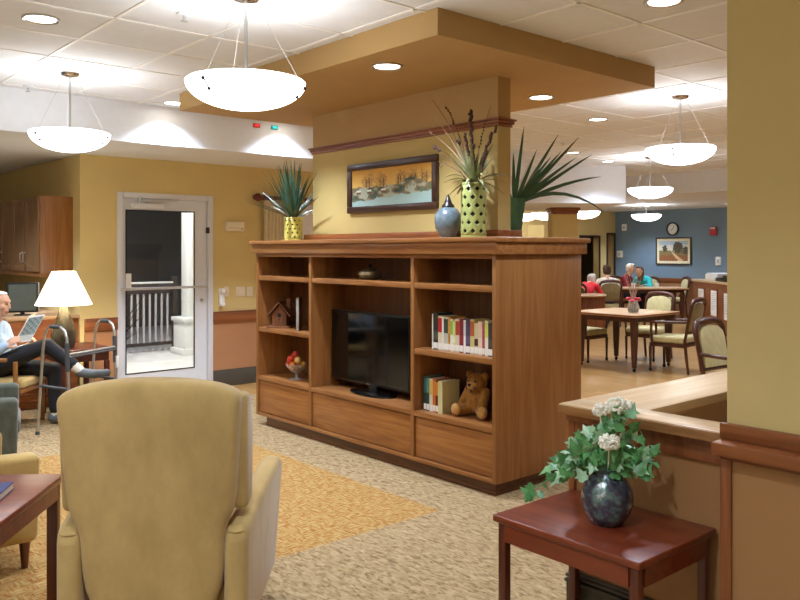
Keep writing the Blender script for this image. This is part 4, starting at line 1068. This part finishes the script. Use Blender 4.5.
# wooden armchair under him
mc = empty('wooden_armchair', (PMX, PMY, 0), RIGHT, 'wooden armchair with tan cushion that the man sits on', 'chair')
MB().box((-.23, -.235, .37), (.33, .235, .455), .03, 4).build('seat_cushion', m_velour2, mc, angle=80)
MB().box((-.24, -.24, .33), (.32, .24, .3695), .006).build('seat_frame', m_oak_x, mc)
for s_ in (1, -1):
    MB().tube([(.28, s_*.27, 0), (.28, s_*.27, .62)], .02, 10).build('leg', m_oak_v, mc)
    MB().tube([(-.30, s_*.27, 0), (-.26, s_*.27, .45), (-.34, s_*.27, .95)], .02, 10).build('leg', m_oak_v, mc)
    MB().box((-.30, s_*.27-.03, .62), (.20, s_*.27+.03, .65), .01).build('armrest', m_oak_x, mc)
    MB().box((-.28, s_*.255-.008, .33), (.28, s_*.255+.008, .37), .003).build('side_rail', m_oak_x, mc)
    MB().tube([(.28, s_*.27, .16), (-.29, s_*.27, .16)], .011, 8).tube([(.28, s_*.27, .23), (-.28, s_*.27, .23)], .011, 8).build('stretcher', m_oak_x, mc)
MB().prism([(-.245, -.24, .46), (-.20, -.24, .46), (-.28, -.24, .98), (-.325, -.24, .98)], (0, .48, 0), .012).build('backrest', m_velour2, mc)

m_skin = plain('old_skin', '#d9a586', .55, vary=.06, scale=40); m_shirt = plain('pale_blue_shirt', '#9db2c4', .8, vary=.05, scale=20); m_trouser = plain('black_trousers', '#17171b', .85, vary=.15)
m_sock = plain('pale_sock', '#d6cfc0', .85); m_shoe = plain('grey_shoe', '#5a6064', .6, vary=.15); m_hair = plain('white_hair', '#e9e4da', .8, vary=.08, scale=60); m_eyed = plain('dark_iris', '#2a2018', .2); m_lip = plain('lip', '#b06a58', .5)
E3 = Matrix.Identity(3)
def head(c, s=1.0, tilt=.25, sk=0, ey=5, lip=6):
    """face along +X; c = centre of skull"""
    R = Matrix.Rotation(tilt, 3, 'Y'); c = Vector(c)
    def q(x, y, z): return tuple(c + R @ (Vector((x, y, z))*s))
    def e(ctr, r, mi, rot=None): return ('e', q(*ctr), tuple(x*s for x in r), R if rot is None else R @ rot, mi)
    P = [e((-.01, 0, .02), (.095, .074, .088), sk), e((.025, 0, -.045), (.066, .058, .072), sk), e((.062, 0, -.098), (.026, .028, .022), sk),
         e((.072, 0, .028), (.020, .050, .014), sk), e((.088, 0, -.012), (.019, .012, .026), sk), e((.098, 0, -.030), (.013, .015, .010), sk), e((.08, 0, -.066), (.017, .024, .007), lip), e((.078, 0, -.078), (.016, .02, .006), lip),
         e((.05, .045, -.03), (.03, .022, .03), sk), e((.05, -.045, -.03), (.03, .022, .03), sk)]
    for s_ in (1, -1):
        P += [e((-.012, s_*.077, -.012), (.02, .009, .032), sk), e((.083, s_*.031, .004), (.007, .010, .005), ey)]
    return P
def hand(palm, fwd, out, mi, curl=.6, s=1.0, thumb=None):
    """palm centre, finger direction fwd, direction the fingers curl to (out)"""
    palm, fwd, out = Vector(palm), Vector(fwd).normalized(), Vector(out); out = (out - fwd*out.dot(fwd)).normalized(); side = fwd.cross(out)
    rot = Matrix((fwd, side, out)).transposed()
    P = [('e', tuple(palm), (.046*s, .042*s, .016*s), rot, mi)]
    for k, ln in enumerate((.062, .070, .066, .052)):
        b0 = palm + fwd*.038*s + side*(.030-.020*k)*s
        j1 = b0 + (fwd*math.cos(curl*.5) + out*math.sin(curl*.5))*ln*.5*s
        j2 = j1 + (fwd*math.cos(curl*1.6) + out*math.sin(curl*1.6))*ln*.35*s
        j3 = j2 + (fwd*math.cos(curl*2.3) + out*math.sin(curl*2.3))*ln*.25*s
        P += [('c', tuple(palm + side*(.024-.016*k)*s), .010*s, tuple(b0), .0095*s, mi), ('c', tuple(b0), .0095*s, tuple(j1), .0088*s, mi), ('c', tuple(j1), .0088*s, tuple(j2), .008*s, mi), ('c', tuple(j2), .008*s, tuple(j3), .007*s, mi)]
    t = thumb if thumb is not None else 1
    t0 = palm - fwd*.018*s + side*.032*t*s; t1 = t0 + (fwd*.7 + side*.6*t + out*.35)*.036*s; t2 = t1 + (fwd*.85 + out*.5)*.030*s
    P += [('c', tuple(palm - fwd*.03*s), .016*s, tuple(t0), .013*s, mi), ('c', tuple(t0), .013*s, tuple(t1), .011*s, mi), ('c', tuple(t1), .011*s, tuple(t2), .009*s, mi)]
    return P
mp_ = [ # torso leaning back a little
    ('e', (.0, 0, .54), (.15, .17, .10), None, 2), ('c', (-.03, 0, .58), .145, (-.06, 0, .72), .15, 1), ('c', (-.06, .06, .75), .125, (-.055, .08, .86), .105, 1), ('c', (-.06, -.06, .75), .125, (-.055, -.08, .86), .105, 1),
    ('c', (-.055, .0, .88), .085, (-.04, 0, .955), .06, 1), ('c', (-.045, 0, .93), .056, (-.01, 0, 1.03), .052, 0),
    ('c', (-.05, .15, .885), .068, (-.05, .19, .87), .062, 1), ('c', (-.05, -.15, .885), .068, (-.05, -.19, .87), .062, 1),
    # right arm (near): upper arm down, forearm forward and up to the magazine
    ('c', (-.05, -.19, .87), .060, (.0, -.22, .645), .048, 1), ('c', (.0, -.22, .645), .048, (.13, -.15, .745), .036, 1),
    ('c', (-.05, .19, .87), .060, (.04, .20, .64), .048, 1), ('c', (.04, .20, .64), .048, (.235, .09, .715), .036, 1), ('c', (.225, .095, .712), .039, (.24, .088, .718), .039, 3),
    # left leg on the floor
    ('c', (.04, .09, .535), .092, (.46, .10, .50), .068, 2), ('c', (.46, .10, .50), .066, (.47, .10, .14), .052, 2), ('c', (.47, .10, .15), .040, (.47, .10, .09), .038, 3),
    ('c', (.45, .10, .06), .045, (.60, .105, .045), .042, 4), ('c', (.60, .105, .045), .043, (.67, .108, .036), .034, 4),
    # right leg crossed over it
    ('c', (.04, -.09, .555), .092, (.25, -.06, .66), .080, 2), ('c', (.25, -.06, .66), .080, (.44, .0, .735), .066, 2), ('c', (.44, .0, .735), .064, (.66, .02, .56), .056, 2),
    ('c', (.64, .02, .575), .05, (.735, .02, .50), .043, 3), ('c', (.74, .02, .485), .044, (.86, .02, .47), .042, 4), ('c', (.86, .02, .47), .042, (.98, .02, .485), .033, 4)]
mp_ += hand((.165, -.135, .77), (.75, .15, .6), (.4, .8, -.2), 0, .8, 1.0, -1)
mp_ += hand((.27, .075, .735), (.5, -.3, .8), (-.3, -.9, 0), 0, .7, 1.0, 1)
mp_ += head((.005, 0, 1.125), 1.0, .18)
man = empty('person', (PMX, PMY, 0), RIGHT, 'white haired man in pale blue shirt and black trousers, sitting and reading with legs crossed', 'person')
skin('body', mp_, [m_skin, m_shirt, m_trouser, m_sock, m_shoe, m_eyed, m_lip], .0075, man, 3)
hp = [('e', (-.045, 0, 1.155), (.082, .083, .085), None, 0), ('e', (-.07, 0, 1.10), (.06, .078, .07), None, 0), ('e', (.0, 0, 1.205), (.075, .068, .025), None, 0), ('e', (-.015, .068, 1.13), (.03, .012, .045), None, 0), ('e', (-.015, -.068, 1.13), (.03, .012, .045), None, 0)]
skin('hair', hp, [m_hair], .008, man, 3)
# the magazine he holds, open
M = Matrix.Translation(Vector((PMX, PMY, 0))) @ Matrix.Rotation(RIGHT, 4, 'Z')
mz = empty('magazine', tuple(M @ Vector((.185, -.085, .765))), RIGHT+.25, 'open grey magazine held up by the reading man', 'magazine')
m_mag = painted('magazine_cover', .4)
def magpic(u, v):
    if u < .05 or u > .95 or v < .04 or v > .93: return lin('#e8e6df')
    n = math.sin(u*23+v*9)*math.sin(v*29-u*7)
    return lin('#4f5a58') if n > .2 and v > .3 else lin('#8b948c') if v > .25 else lin('#c9c9c0')
tl = Vector((.115, .04, .235)); tw_ = Vector((.14, -.05, .02))
MB().prism([(0, 0, 0), tuple(tw_), tuple(tw_+tl), tuple(tl)], (-.004, .010, .0)).build('pages', m_paper, mz, smooth=False)
picture_mesh('cover', 1, 1, 20, 28, magpic, m_mag, mz, (.001, -.0018, 0), tw_, tl)
MB().prism([(-.006, .014, 0), (.03, .15, .02), (.145, .19, .255), (.109, .054, .235)], (-.003, .006, 0)).build('far_leaf', m_paper, mz, smooth=False)

# ------------------------------------------------------------------ dining room
XB = 17.95
b = MB(); b.box((XB, -2.0, 0), (18.3, 12.1, ZL)); struct(b.build('wall_blue', m_blue, smooth=False))
m_yw2 = m_wall
# yellow end wall with two doorways
D1, D2 = (16.40, 17.27, 1.985), (17.55, 17.93, 2.06)
b = MB()
for (x0, x1, z0, z1) in ((8.6, D1[0], 0, ZL), (D1[0], D1[1], D1[2], ZL), (D1[1], D2[0], 0, ZL), (D2[0], D2[1], D2[2], ZL), (D2[1], XB, 0, ZL)): b.box((x0, 12.1, z0), (x1, 12.3, z1))
struct(b.build('wall_end', m_yw2, smooth=False))
m_darkdoor = wood('dark_door', '#3f2618', '#2c1a10', 'z')
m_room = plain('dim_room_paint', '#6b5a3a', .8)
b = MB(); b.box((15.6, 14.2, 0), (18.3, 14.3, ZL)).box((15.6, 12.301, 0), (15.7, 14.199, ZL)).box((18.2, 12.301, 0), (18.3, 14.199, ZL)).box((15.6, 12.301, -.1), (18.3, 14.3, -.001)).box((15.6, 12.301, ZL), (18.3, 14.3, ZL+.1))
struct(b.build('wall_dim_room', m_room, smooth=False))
for i, (x0, x1, z) in enumerate((D1, D2)):
    b = MB(); b.box((x0-.0, 12.08, 0), (x0+.05, 12.0995, z)).box((x1-.05, 12.08, 0), (x1, 12.0995, z)).box((x0+.05, 12.08, z-.05), (x1-.05, 12.0995, z)); struct(b.build('trim_%d' % (i+1), m_darkdoor))
dd = empty('door_2', (D2[0]+.05, 12.11, 0)); struct(dd)
MB().box((0, 0, .01), (.20, .04, 2.0), .003).build('door_leaf', wood('tan_door', '#b08a54', '#96713f', 'z'), dd)
MB().ball((.17, -.025, 1.0), .025, 10).build('door_handle', m_steel, dd)
# wainscot along the blue wall
b = MB(); b.box((XB-.015, -1.99, 0), (XB-.0005, 12.05, .82)); struct(b.build('wall_panel_blue', m_orangepanel, smooth=False))
b = MB(); b.box((XB-.035, -1.99, .82), (XB-.0005, 12.05, .925), .004); struct(b.build('trim_rail_blue', m_trim))
# capped yellow column
cl = empty('column', tuple(W(14.3, 2.95)), RIGHT, 'square yellow column with a wooden cap under the white bulkhead', 'column')
MB().box((-.225, 0, 0), (.225, .45, 2.25)).build('shaft', m_wall, cl, smooth=False)
MB().box((-.225, .0, 2.2505), (.225, .45, 2.27)).box((-.245, -.02, 2.27), (.245, .47, 2.32), .004).box((-.265, -.04, 2.32), (.265, .49, 2.369), .004).build('cap', m_trim, cl)
c2 = MB(); c2.box((-.9, 0, 0), (.0, .5, 2.20)); c2 = c2.build('wall_pier', m_wall, smooth=False); c2.location = W(18.6, 3.35); c2.rotation_euler = (0, 0, RIGHT); struct(c2)
# things on the blue wall
def on_blue(name, y, z, lab, cat): return empty(name, (XB, y, z), 0, lab, cat)
e = on_blue('wall_clock', 10.451, 2.131, 'round white wall clock with dark rim above the country landscape', 'clock')
RXm = Matrix.Rotation(-PI/2, 4, 'Y')
MB().lathe([(.14, 0), (.165, 0), (.165, .04), (.15, .05), (.135, .04), (.135, 0)], mat=RXm, seg=40).build('rim', m_dark, e)
MB().lathe([(0, .0005), (.134, .0005), (.134, .02), (0, .02)], mat=RXm, seg=40).build('dial', m_whiteplastic, e)
for a in range(12): 
    q = a*PI/6; MB().box((-.024, math.sin(q)*.112-.006, math.cos(q)*.112-.006), (-.0205, math.sin(q)*.112+.006, math.cos(q)*.112+.006)).build('hour_mark', m_dark, e)
for a, l in ((.5, .085), (3.9, .06)): MB().tube([(-.026, 0, 0), (-.026, -math.sin(a)*l, math.cos(a)*l)], .005, 6).build('hand', m_dark, e)
e = on_blue('framed_picture', 10.43, 1.59, 'framed picture of a country lane and trees on the blue wall', 'picture')
hw, hh = .475, .335
MB().box((-.04, -hw, -hh), (-.0005, -hw+.03, hh), .004).box((-.04, hw-.03, -hh), (-.0005, hw, hh), .004).box((-.04, -hw+.03, -hh), (-.0005, hw-.03, -hh+.03), .004).box((-.04, -hw+.03, hh-.03), (-.0005, hw-.03, hh), .004).build('frame', m_fr, e)
MB().box((-.022, -hw+.03, -hh+.03), (-.001, hw-.03, hh-.03)).build('mount', plain('cream_mount', '#e4ddb8', .7), e, smooth=False)
def lane(u, v):
    n = math.sin(u*41+v*23)*math.sin(u*19-v*37)
    c = lin('#a9bcc6') if v > .8 + .05*n else lin('#d6d2c4')
    if v < .52 + .04*n: c = lin('#7a7a48') if n > 0 else lin('#8d6a3e')
    if v < .3: c = lin('#8a5230') if n > -.2 else lin('#a06a38')
    if ((u-.66)/.17)**2 + ((v-.68)/.28)**2 < 1+.35*n or ((u-.2)/.08)**2 + ((v-.62)/.17)**2 < 1+.4*n or ((u-.93)/.1)**2 + ((v-.52)/.2)**2 < 1: c = lin('#4a4230') if n > -.3 else lin('#6a5c40')
    if abs(u-(.78-.75*abs(v-.05)**.7*.8)) < .10*(1-v*1.7) and v < .5: c = lin('#d8b884')
    return (*c[:3], 1)
picture_mesh('canvas', .77, .49, 70, 46, lane, painted('lane_paint', .6), e, (-.024, .385, -.245), (0, -1, 0), (0, 0, 1))
e = on_blue('fire_alarm', 9.393, 2.06, 'red fire alarm strobe with white top on the blue wall', 'alarm')
MB().box((-.06, -.085, -.1), (-.0005, .085, .1), .01).build('body', plain('alarm_red', '#b0242c', .4), e)
MB().box((-.09, -.06, .05), (-.0605, .06, .085), .008).build('strobe', m_whiteplastic, e)
for (y, z, lab, w_, h_) in ((9.27, 1.356, 'pale grey switch box on the blue wall below the red alarm', .13, .2), (11.81, 2.2, 'small white speaker box high on the blue wall by the corner', .13, .17), (11.95, 1.51, 'ivory thermostat on the blue wall beside the dark doorway', .16, .17)):
    e = on_blue('wall_box', y, z, lab, 'wall box')
    MB().box((-.05, -w_/2, -h_/2), (-.0005, w_/2, h_/2), .008).build('cover', m_ivory if 'ivory' in lab else m_whiteplastic, e)
    MB().box((-.056, -w_/4, -h_/4), (-.0505, w_/4, h_/5), .003).build('face', plain('box_grey', '#a9b0b0', .4), e)

# dining chairs (face local +X)
def dining_chair():
    t = empty('dining_chair', (0, 0, 0), 0, 'x', 'chair', 'dining armchairs')
    MB().box((-.22, -.235, .385), (.255, .235, .475), .035, 4).build('seat', m_creamcloth, t, angle=80)
    MB().box((-.215, -.23, .335), (.25, .23, .3845), .006).build('seat_frame', m_walnut, t)
    for s_ in (1, -1):
        l = MB().tube([(.235, s_*.225, .05), (.235, s_*.225, .34)], [.015, .022], 10).build('leg', m_walnut, t)
        MB().ball((.235, s_*.225, .026), (.026, .016, .026), 10).build('caster', m_dark, l)
        MB().tube([(.235, s_*.225, .05), (.235, s_*.225, .036)], .008, 6).build('caster_stem', m_steel, l)
        MB().tube([(-.27, s_*.215, 0), (-.245, s_*.215, .2), (-.225, s_*.215, .42)], [.016, .02, .022], 10).build('leg', m_walnut, t)
        MB().tube([(.20, s_*.245, .36), (.215, s_*.252, .55), (.21, s_*.252, .645), (.17, s_*.25, .66), (-.10, s_*.24, .665), (-.255, s_*.225, .67)], .018, 10).build('armrest', m_walnut, t)
    def bx(z): return -.225 - .11*(z-.42)/.56
    fr = MB()
    pts = [(bx(.42), .215, .42), (bx(.6), .222, .6), (bx(.82), .228, .82), (bx(.89), .226, .89), (bx(.94), .185, .94), (bx(.957), .09, .957), (bx(.962), 0, .962)]
    pts += [(x, -y, z) for x, y, z in pts[-2::-1]]
    fr.tube(pts, [.02, .02, .022, .026, .03, .033, .034, .033, .03, .026, .022, .02, .02], 10)
    fr.tube([(bx(.53), .21, .53), (bx(.53), -.21, .53)], .018, 10)
    fr.build('back_frame', m_walnut, t)
    o = [(.195, .548), (.202, .80), (.185, .865), (.12, .905), (0, .92)]; o = o + [(-y, z) for y, z in o[-2::-1]]
    MB().prism([(bx(z)+.004, y, z) for y, z in o], (.026, 0, 0), .009, 2).build('backrest', m_creamcloth, t)
    MB().prism([(bx(z)-.018, y, z) for y, z in o], (.0215, 0, 0), .006, 2).build('back_cover', m_olive, t)
    return t
ch = dining_chair()
Wp = lambda d_, l: (W(d_, l).x, W(d_, l).y)
chairs = [((9.68, 7.06), -PI/2, 'cream dining armchair left of the nearest table, half hidden by the media cabinet'),
          ((9.74, 5.65), PI/2+.14, 'dining armchair seen from its olive back on the right side of the nearest table'),
          ((10.52, 6.52), PI, 'dining armchair with cream back facing the camera across the nearest table'),
          ((6.95, 3.38), -PI/2-.05, 'nearest dining armchair, cream back cut off by the yellow pillar'),
          (Wp(17.1, 4.42), AHEAD, 'dining armchair seen from behind with the white shirted person in it'),
          (Wp(19.2, 6.55), AHEAD+PI/2, 'small far dining armchair at the right end of the far table'),
          (Wp(15.9, 3.62), RIGHT+.9, 'dining armchair under the person in red at the round table'),
          (Wp(19.35, 5.35), AHEAD+PI+.3, 'far dining armchair under the white haired woman'),
          (Wp(19.2, 6.0-.08), AHEAD+PI-.5, 'far dining armchair under the person in turquoise')]
for i, (pq, rz, lab) in enumerate(chairs):
    o = ch if i == 0 else copy_tree(ch)
    o.location = (*pq, 0); o.rotation_euler = (0, 0, rz); o['label'] = lab
# tables
def dining_table(loc, rz, lx, ly, label, band=True):
    t = empty('dining_table', loc, rz, label, 'table')
    MB().box((-lx/2, -ly/2, .725), (lx/2, ly/2, .76), .008, 3).build('tabletop', m_tablewood, t)
    if band: MB().box((-lx/2-.001, -ly/2-.001, .733), (lx/2+.001, ly/2+.001, .752), .004).build('edge_band', m_trim, t)
    MB().box((-lx/2+.08, -ly/2+.08, .655), (lx/2-.08, ly/2-.08, .7245)).build('apron', m_walnut, t)
    for sx in (1, -1):
        for sy in (1, -1):
            x, y = sx*(lx/2-.11), sy*(ly/2-.11)
            l = MB().tube([(x, y, .06), (x, y, .3), (x, y, .6545)], [.032, .044, .056], 12).build('leg', m_walnut, t)
            MB().ball((x, y, .03), (.03, .02, .03), 10).build('caster', m_dark, l)
            MB().tube([(x, y, .06), (x, y, .045)], .012, 8).build('caster_stem', m_steel, l)
    return t
dining_table((9.63, 6.34, 0), 0, 1.06, 1.06, 'nearest square dining table with pale top and dark wood legs')
q = W(18.3, 5.67); dining_table(tuple(q), RIGHT, 1.6, .78, 'far long dining table with people seated at its back', False)
q = W(15.25, 3.45)
t = empty('round_table', tuple(q), RIGHT, 'pale topped pedestal table behind the media cabinet corner', 'table')
MB().lathe([(0, .735), (.46, .735), (.475, .745), (.475, .76), (.46, .77), (0, .77)], seg=40).build('tabletop', m_tablewood, t)
MB().box((-.40, -.24, .03), (.40, .24, .7345), .006).build('panel_base', m_trimv, t)
MB().box((-.44, -.28, 0), (.44, .28, .0295), .004).build('plinth', m_walnut, t)
# vase with bare twigs and a red ribbon on the nearest table
q = (9.50, 6.12)
e = empty('flower_vase', (*q, .76), 0, 'clear glass vase of thin twigs tied with red on the nearest dining table', 'vase')
MB().lathe([(0, 0), (.06, 0), (.075, .03), (.08, .08), (.06, .14), (.065, .17), (.06, .17), (.056, .14), (.074, .08), (.068, .03), (0, .012)]).build('glass', m_clear, e)
MB().lathe([(0, .0125), (.066, .031), (.07, .055), (0, .06)]).build('pebbles', plain('dark_pebbles', '#3a2a24', .6, vary=.4, scale=60), e)
b = MB(); rnd = random.Random(9)
for k in range(11):
    a = rnd.uniform(0, 2*PI); s_ = rnd.uniform(.05, .26)
    b.tube([(0, 0, .06), (s_*.3*math.cos(a), s_*.3*math.sin(a), .25), (s_*math.cos(a), s_*math.sin(a), rnd.uniform(.45, .62))], [.005, .004, .002], 5)
b.build('twigs', m_pale, e)
b = MB()
for k in range(9):
    a = k*2*PI/9; b.ball((.075*math.cos(a), .075*math.sin(a), .185+.015*math.sin(k*2.2)), (.03, .03, .02), 8)
b.ball((-.12, -.06, .17), (.05, .03, .018), 8); b.build('red_ribbon', plain('red_ribbon', '#c03a48', .6), e)

# serving counter at the right with notices
Apt, Bpt = W(16.9, 6.16), W(14.0, 6.03)
dirv = (Bpt-Apt); ln = dirv.length; az = math.atan2(dirv.y, dirv.x)
sc = empty('serving_counter', tuple(Apt), az, 'brown wooden serving counter with pale top and three white notices', 'counter')
# local x runs towards the camera, +y is to the camera's right
MB().box((0, .03, 0), (ln, .7, .955)).build('body', m_trimv, sc, smooth=False)
MB().box((-.04, 0, .9555), (ln+.04, .74, 1.0), .005).build('worktop', m_cap, sc)
for k in range(4): MB().box((.1+.72*k, .018, .12), (.1+.72*k+.66, .0295, .86), .004).build('panel', m_trimv, sc)
for i, (x, z0, z1, lab) in enumerate(((.55, .35, .82, 'white paper notice farthest along the serving counter'), (1.3, .33, .82, 'white paper notice in the middle of the serving counter'), (2.02, .30, .80, 'white paper notice nearest on the serving counter, cut by the pillar'))):
    pos = Matrix.Translation(Apt) @ Matrix.Rotation(az, 4, 'Z') @ Vector((x, .016, 0))
    e = empty('notice', tuple(pos), az, lab, 'notice', 'notices on the serving counter')
    MB().box((-.16, -.003, z0), (.16, .0, z1)).build('sheet', m_whiteplastic, e, smooth=False)
    b = MB()
    for k in range(9): b.box((-.12, -.004, z1-.06-.04*k), (.12-.05*(k % 3), -.0031, z1-.05-.04*k))
    b.build('printed_lines', plain('faint_print', '#b9b9bd', .7), e, smooth=False)
def on_counter(x, y): return tuple(Matrix.Translation(Apt) @ Matrix.Rotation(az, 4, 'Z') @ Vector((x, y, 1.0)))
e = empty('document_tray', on_counter(.75, .35), az, 'white box shaped machine standing on the serving counter', 'box')
MB().box((-.35, -.2, 0), (.35, .2, .12), .01).build('body', m_whiteplastic, e); MB().box((-.33, -.18, .1205), (.33, .18, .145), .008).build('lid', m_white, e)
e = empty('serving_tray', on_counter(1.55, .35), az, 'black tray lying on the serving counter beside the white box', 'tray')
MB().box((-.4, -.25, 0), (.4, .25, .015), .004).box((-.4, -.25, .015), (.4, -.235, .07), .004).box((-.4, .235, .015), (.4, .25, .07), .004).box((-.4, -.235, .015), (-.385, .235, .07), .004).box((.385, -.235, .015), (.4, .235, .07), .004).build('tray_body', m_dark, e)
MB().box((-.3, -.15, .0155), (.3, .15, .11), .01).build('tray_load', m_dark, e)

# the diners: seated bodies (face local +X)
def diner(loc, rz, label, top, hairc, legs='#202026', lean_=.1, armx=.36, tilt=.15, longhair=False, armz=.79, drop=0, stripes=None, skin_c='#d8a88a'):
    ms = [plain('skin_'+skin_c[1:], skin_c, .6), plain('top_'+top[1:], top, .8, vary=.1), plain('legs_'+legs[1:], legs, .85), m_eyed, m_lip, m_shoe]
    sx = lean_; P_ = [('e', (0, 0, .55), (.15, .18, .11), None, 2), ('c', (.02, 0, .58), .14, (sx*.6, 0, .78), .145, 1), ('c', (sx*.6, .05, .78), .12, (sx, .07, .93), .10, 1), ('c', (sx*.6, -.05, .78), .12, (sx, -.07, .93), .10, 1),
         ('c', (sx, 0, .98), .06, (sx+.03+lean_*.3, 0, 1.08), .052, 0)]
    for s_ in (1, -1):
        el = (sx+.10, s_*.25, .74); wr = (armx, s_*.14, armz)
        P_ += [('c', (sx, s_*.14, .95), .068, (sx, s_*.18, .94), .06, 1), ('c', (sx, s_*.18, .94), .06, el, .048, 1), ('c', el, .048, wr, .036, 1),
               ('c', (.04, s_*.09, .55), .09, (.42, s_*.10, .54), .07, 2), ('c', (.42, s_*.10, .54), .068, (.40, s_*.10, .12), .05, 2), ('c', (.38, s_*.10, .055), .045, (.56, s_*.11, .04), .038, 5)]
        P_ += hand((armx+.05, s_*.13, armz+.005), (1, -s_*.2, -.02), (0, 0, -1), 0, .3, 1.0, -s_)
    hc = (sx+.05+lean_*.35, 0, 1.175)
    if drop:
        dz = lambda q: (q[0]+drop*.5*max(0, q[2]-.6)/.5, q[1], q[2]-drop*max(0, q[2]-.8)/.3) if q[2] > .8 else q
        P_ = [(p_[0], dz(p_[1]), p_[2], dz(p_[3]), p_[4], p_[5]) if p_[0] == 'c' else p_ for p_ in P_]
        hc = dz(hc)
    P_ += head(hc, 1.0, tilt, 0, 3, 4)
    t = empty('person', tuple(loc), rz, label, 'person')
    bdy = skin('body', P_, ms, .011, t, 3)
    hm = plain('hair_'+hairc[1:], hairc, .8, vary=.15, scale=40)
    hx, hz = hc[0], hc[2]
    hp = [('e', (hx-.035, 0, hz+.035), (.09, .088, .085), None, 0), ('e', (hx-.055, 0, hz-.02), (.07, .085, .08), None, 0), ('e', (hx+.02, 0, hz+.09), (.07, .066, .028), None, 0)]
    if longhair: hp += [('c', (hx-.06, .03, hz-.04), .06, (hx-.06, .03, hz-.18), .05, 0), ('c', (hx-.06, -.03, hz-.04), .06, (hx-.06, -.03, hz-.18), .05, 0)]
    skin('hair', hp, [hm], .011, t, 3)
    return t, sx
d_, sx = diner(W(17.05, 4.45), AHEAD+.05, 'person with brown hair in a white top, seated with back turned at the far table', '#e8e2d8', '#4a3226', '#3a3430')
d_, sx = diner(W(19.25, 5.32), AHEAD+PI+.95, 'white haired woman in a dark red top at the far table', '#8e2238', '#e6e0d6', lean_=.14, tilt=.3)
d_, sx = diner(W(19.15, 5.98), AHEAD+PI-.9, 'person with brown hair in a turquoise top leaning toward the woman in red', '#2cc0cc', '#5a3f2c', lean_=.26, tilt=.55, longhair=True, drop=.05)
d_, sx = diner(W(15.95, 3.60), RIGHT+.9, 'person with grey hair in red top bent over the pedestal table', '#d0202c', '#b9b2a6', '#8f98a6', lean_=.30, tilt=.7, armx=.5, drop=.13)
for l, lab in ((5.9, 'white cup on the far table before the turquoise person'), (5.35, 'white cup on the far table before the white haired woman'), (5.05, 'white cup at the left end of the far table')):
    e = empty('cup', tuple(W(18.35, l, .76)), 0, lab, 'cup')
    MB().lathe([(0, 0), (.03, 0), (.042, .05), (.045, .095), (.041, .095), (.038, .05), (0, .008)], seg=20).build('body', m_whiteplastic, e)
    MB().tube([(.042, 0, .08), (.07, 0, .075), (.072, 0, .04), (.04, 0, .03)], .006, 6).build('handle', m_whiteplastic, e)

# ------------------------------------------------------------------ light, camera, view
light('porch_bulb', 'AREA', (4.6, 10.6, 3.04), 60, None, color=(1, .95, .9), size=.3)
w = bpy.data.worlds.new('night'); S.world = w; w.use_nodes = True
w.node_tree.nodes['Background'].inputs[0].default_value = (.01, .014, .03, 1); w.node_tree.nodes['Background'].inputs[1].default_value = 1
cam = bpy.data.cameras.new('camera'); co = bpy.data.objects.new('camera', cam); COL.objects.link(co)
co.location = (0, 0, 1.6); co.rotation_euler = (PI/2, 0, TH - PI/2)
cam.sensor_width = 36; cam.lens = 36.0; cam.shift_y = -(300-250.6)/800
cam.clip_start = .05; cam.clip_end = 100
S.camera = co
S.view_settings.view_transform = 'Standard'; S.view_settings.look = 'None'; S.view_settings.gamma = 1; S.view_settings.use_curve_mapping = False
S.view_settings.exposure = 1.05
S.cycles.max_bounces = 10; S.cycles.diffuse_bounces = 6; S.cycles.sample_clamp_indirect = 6
S.cycles.use_denoising = True
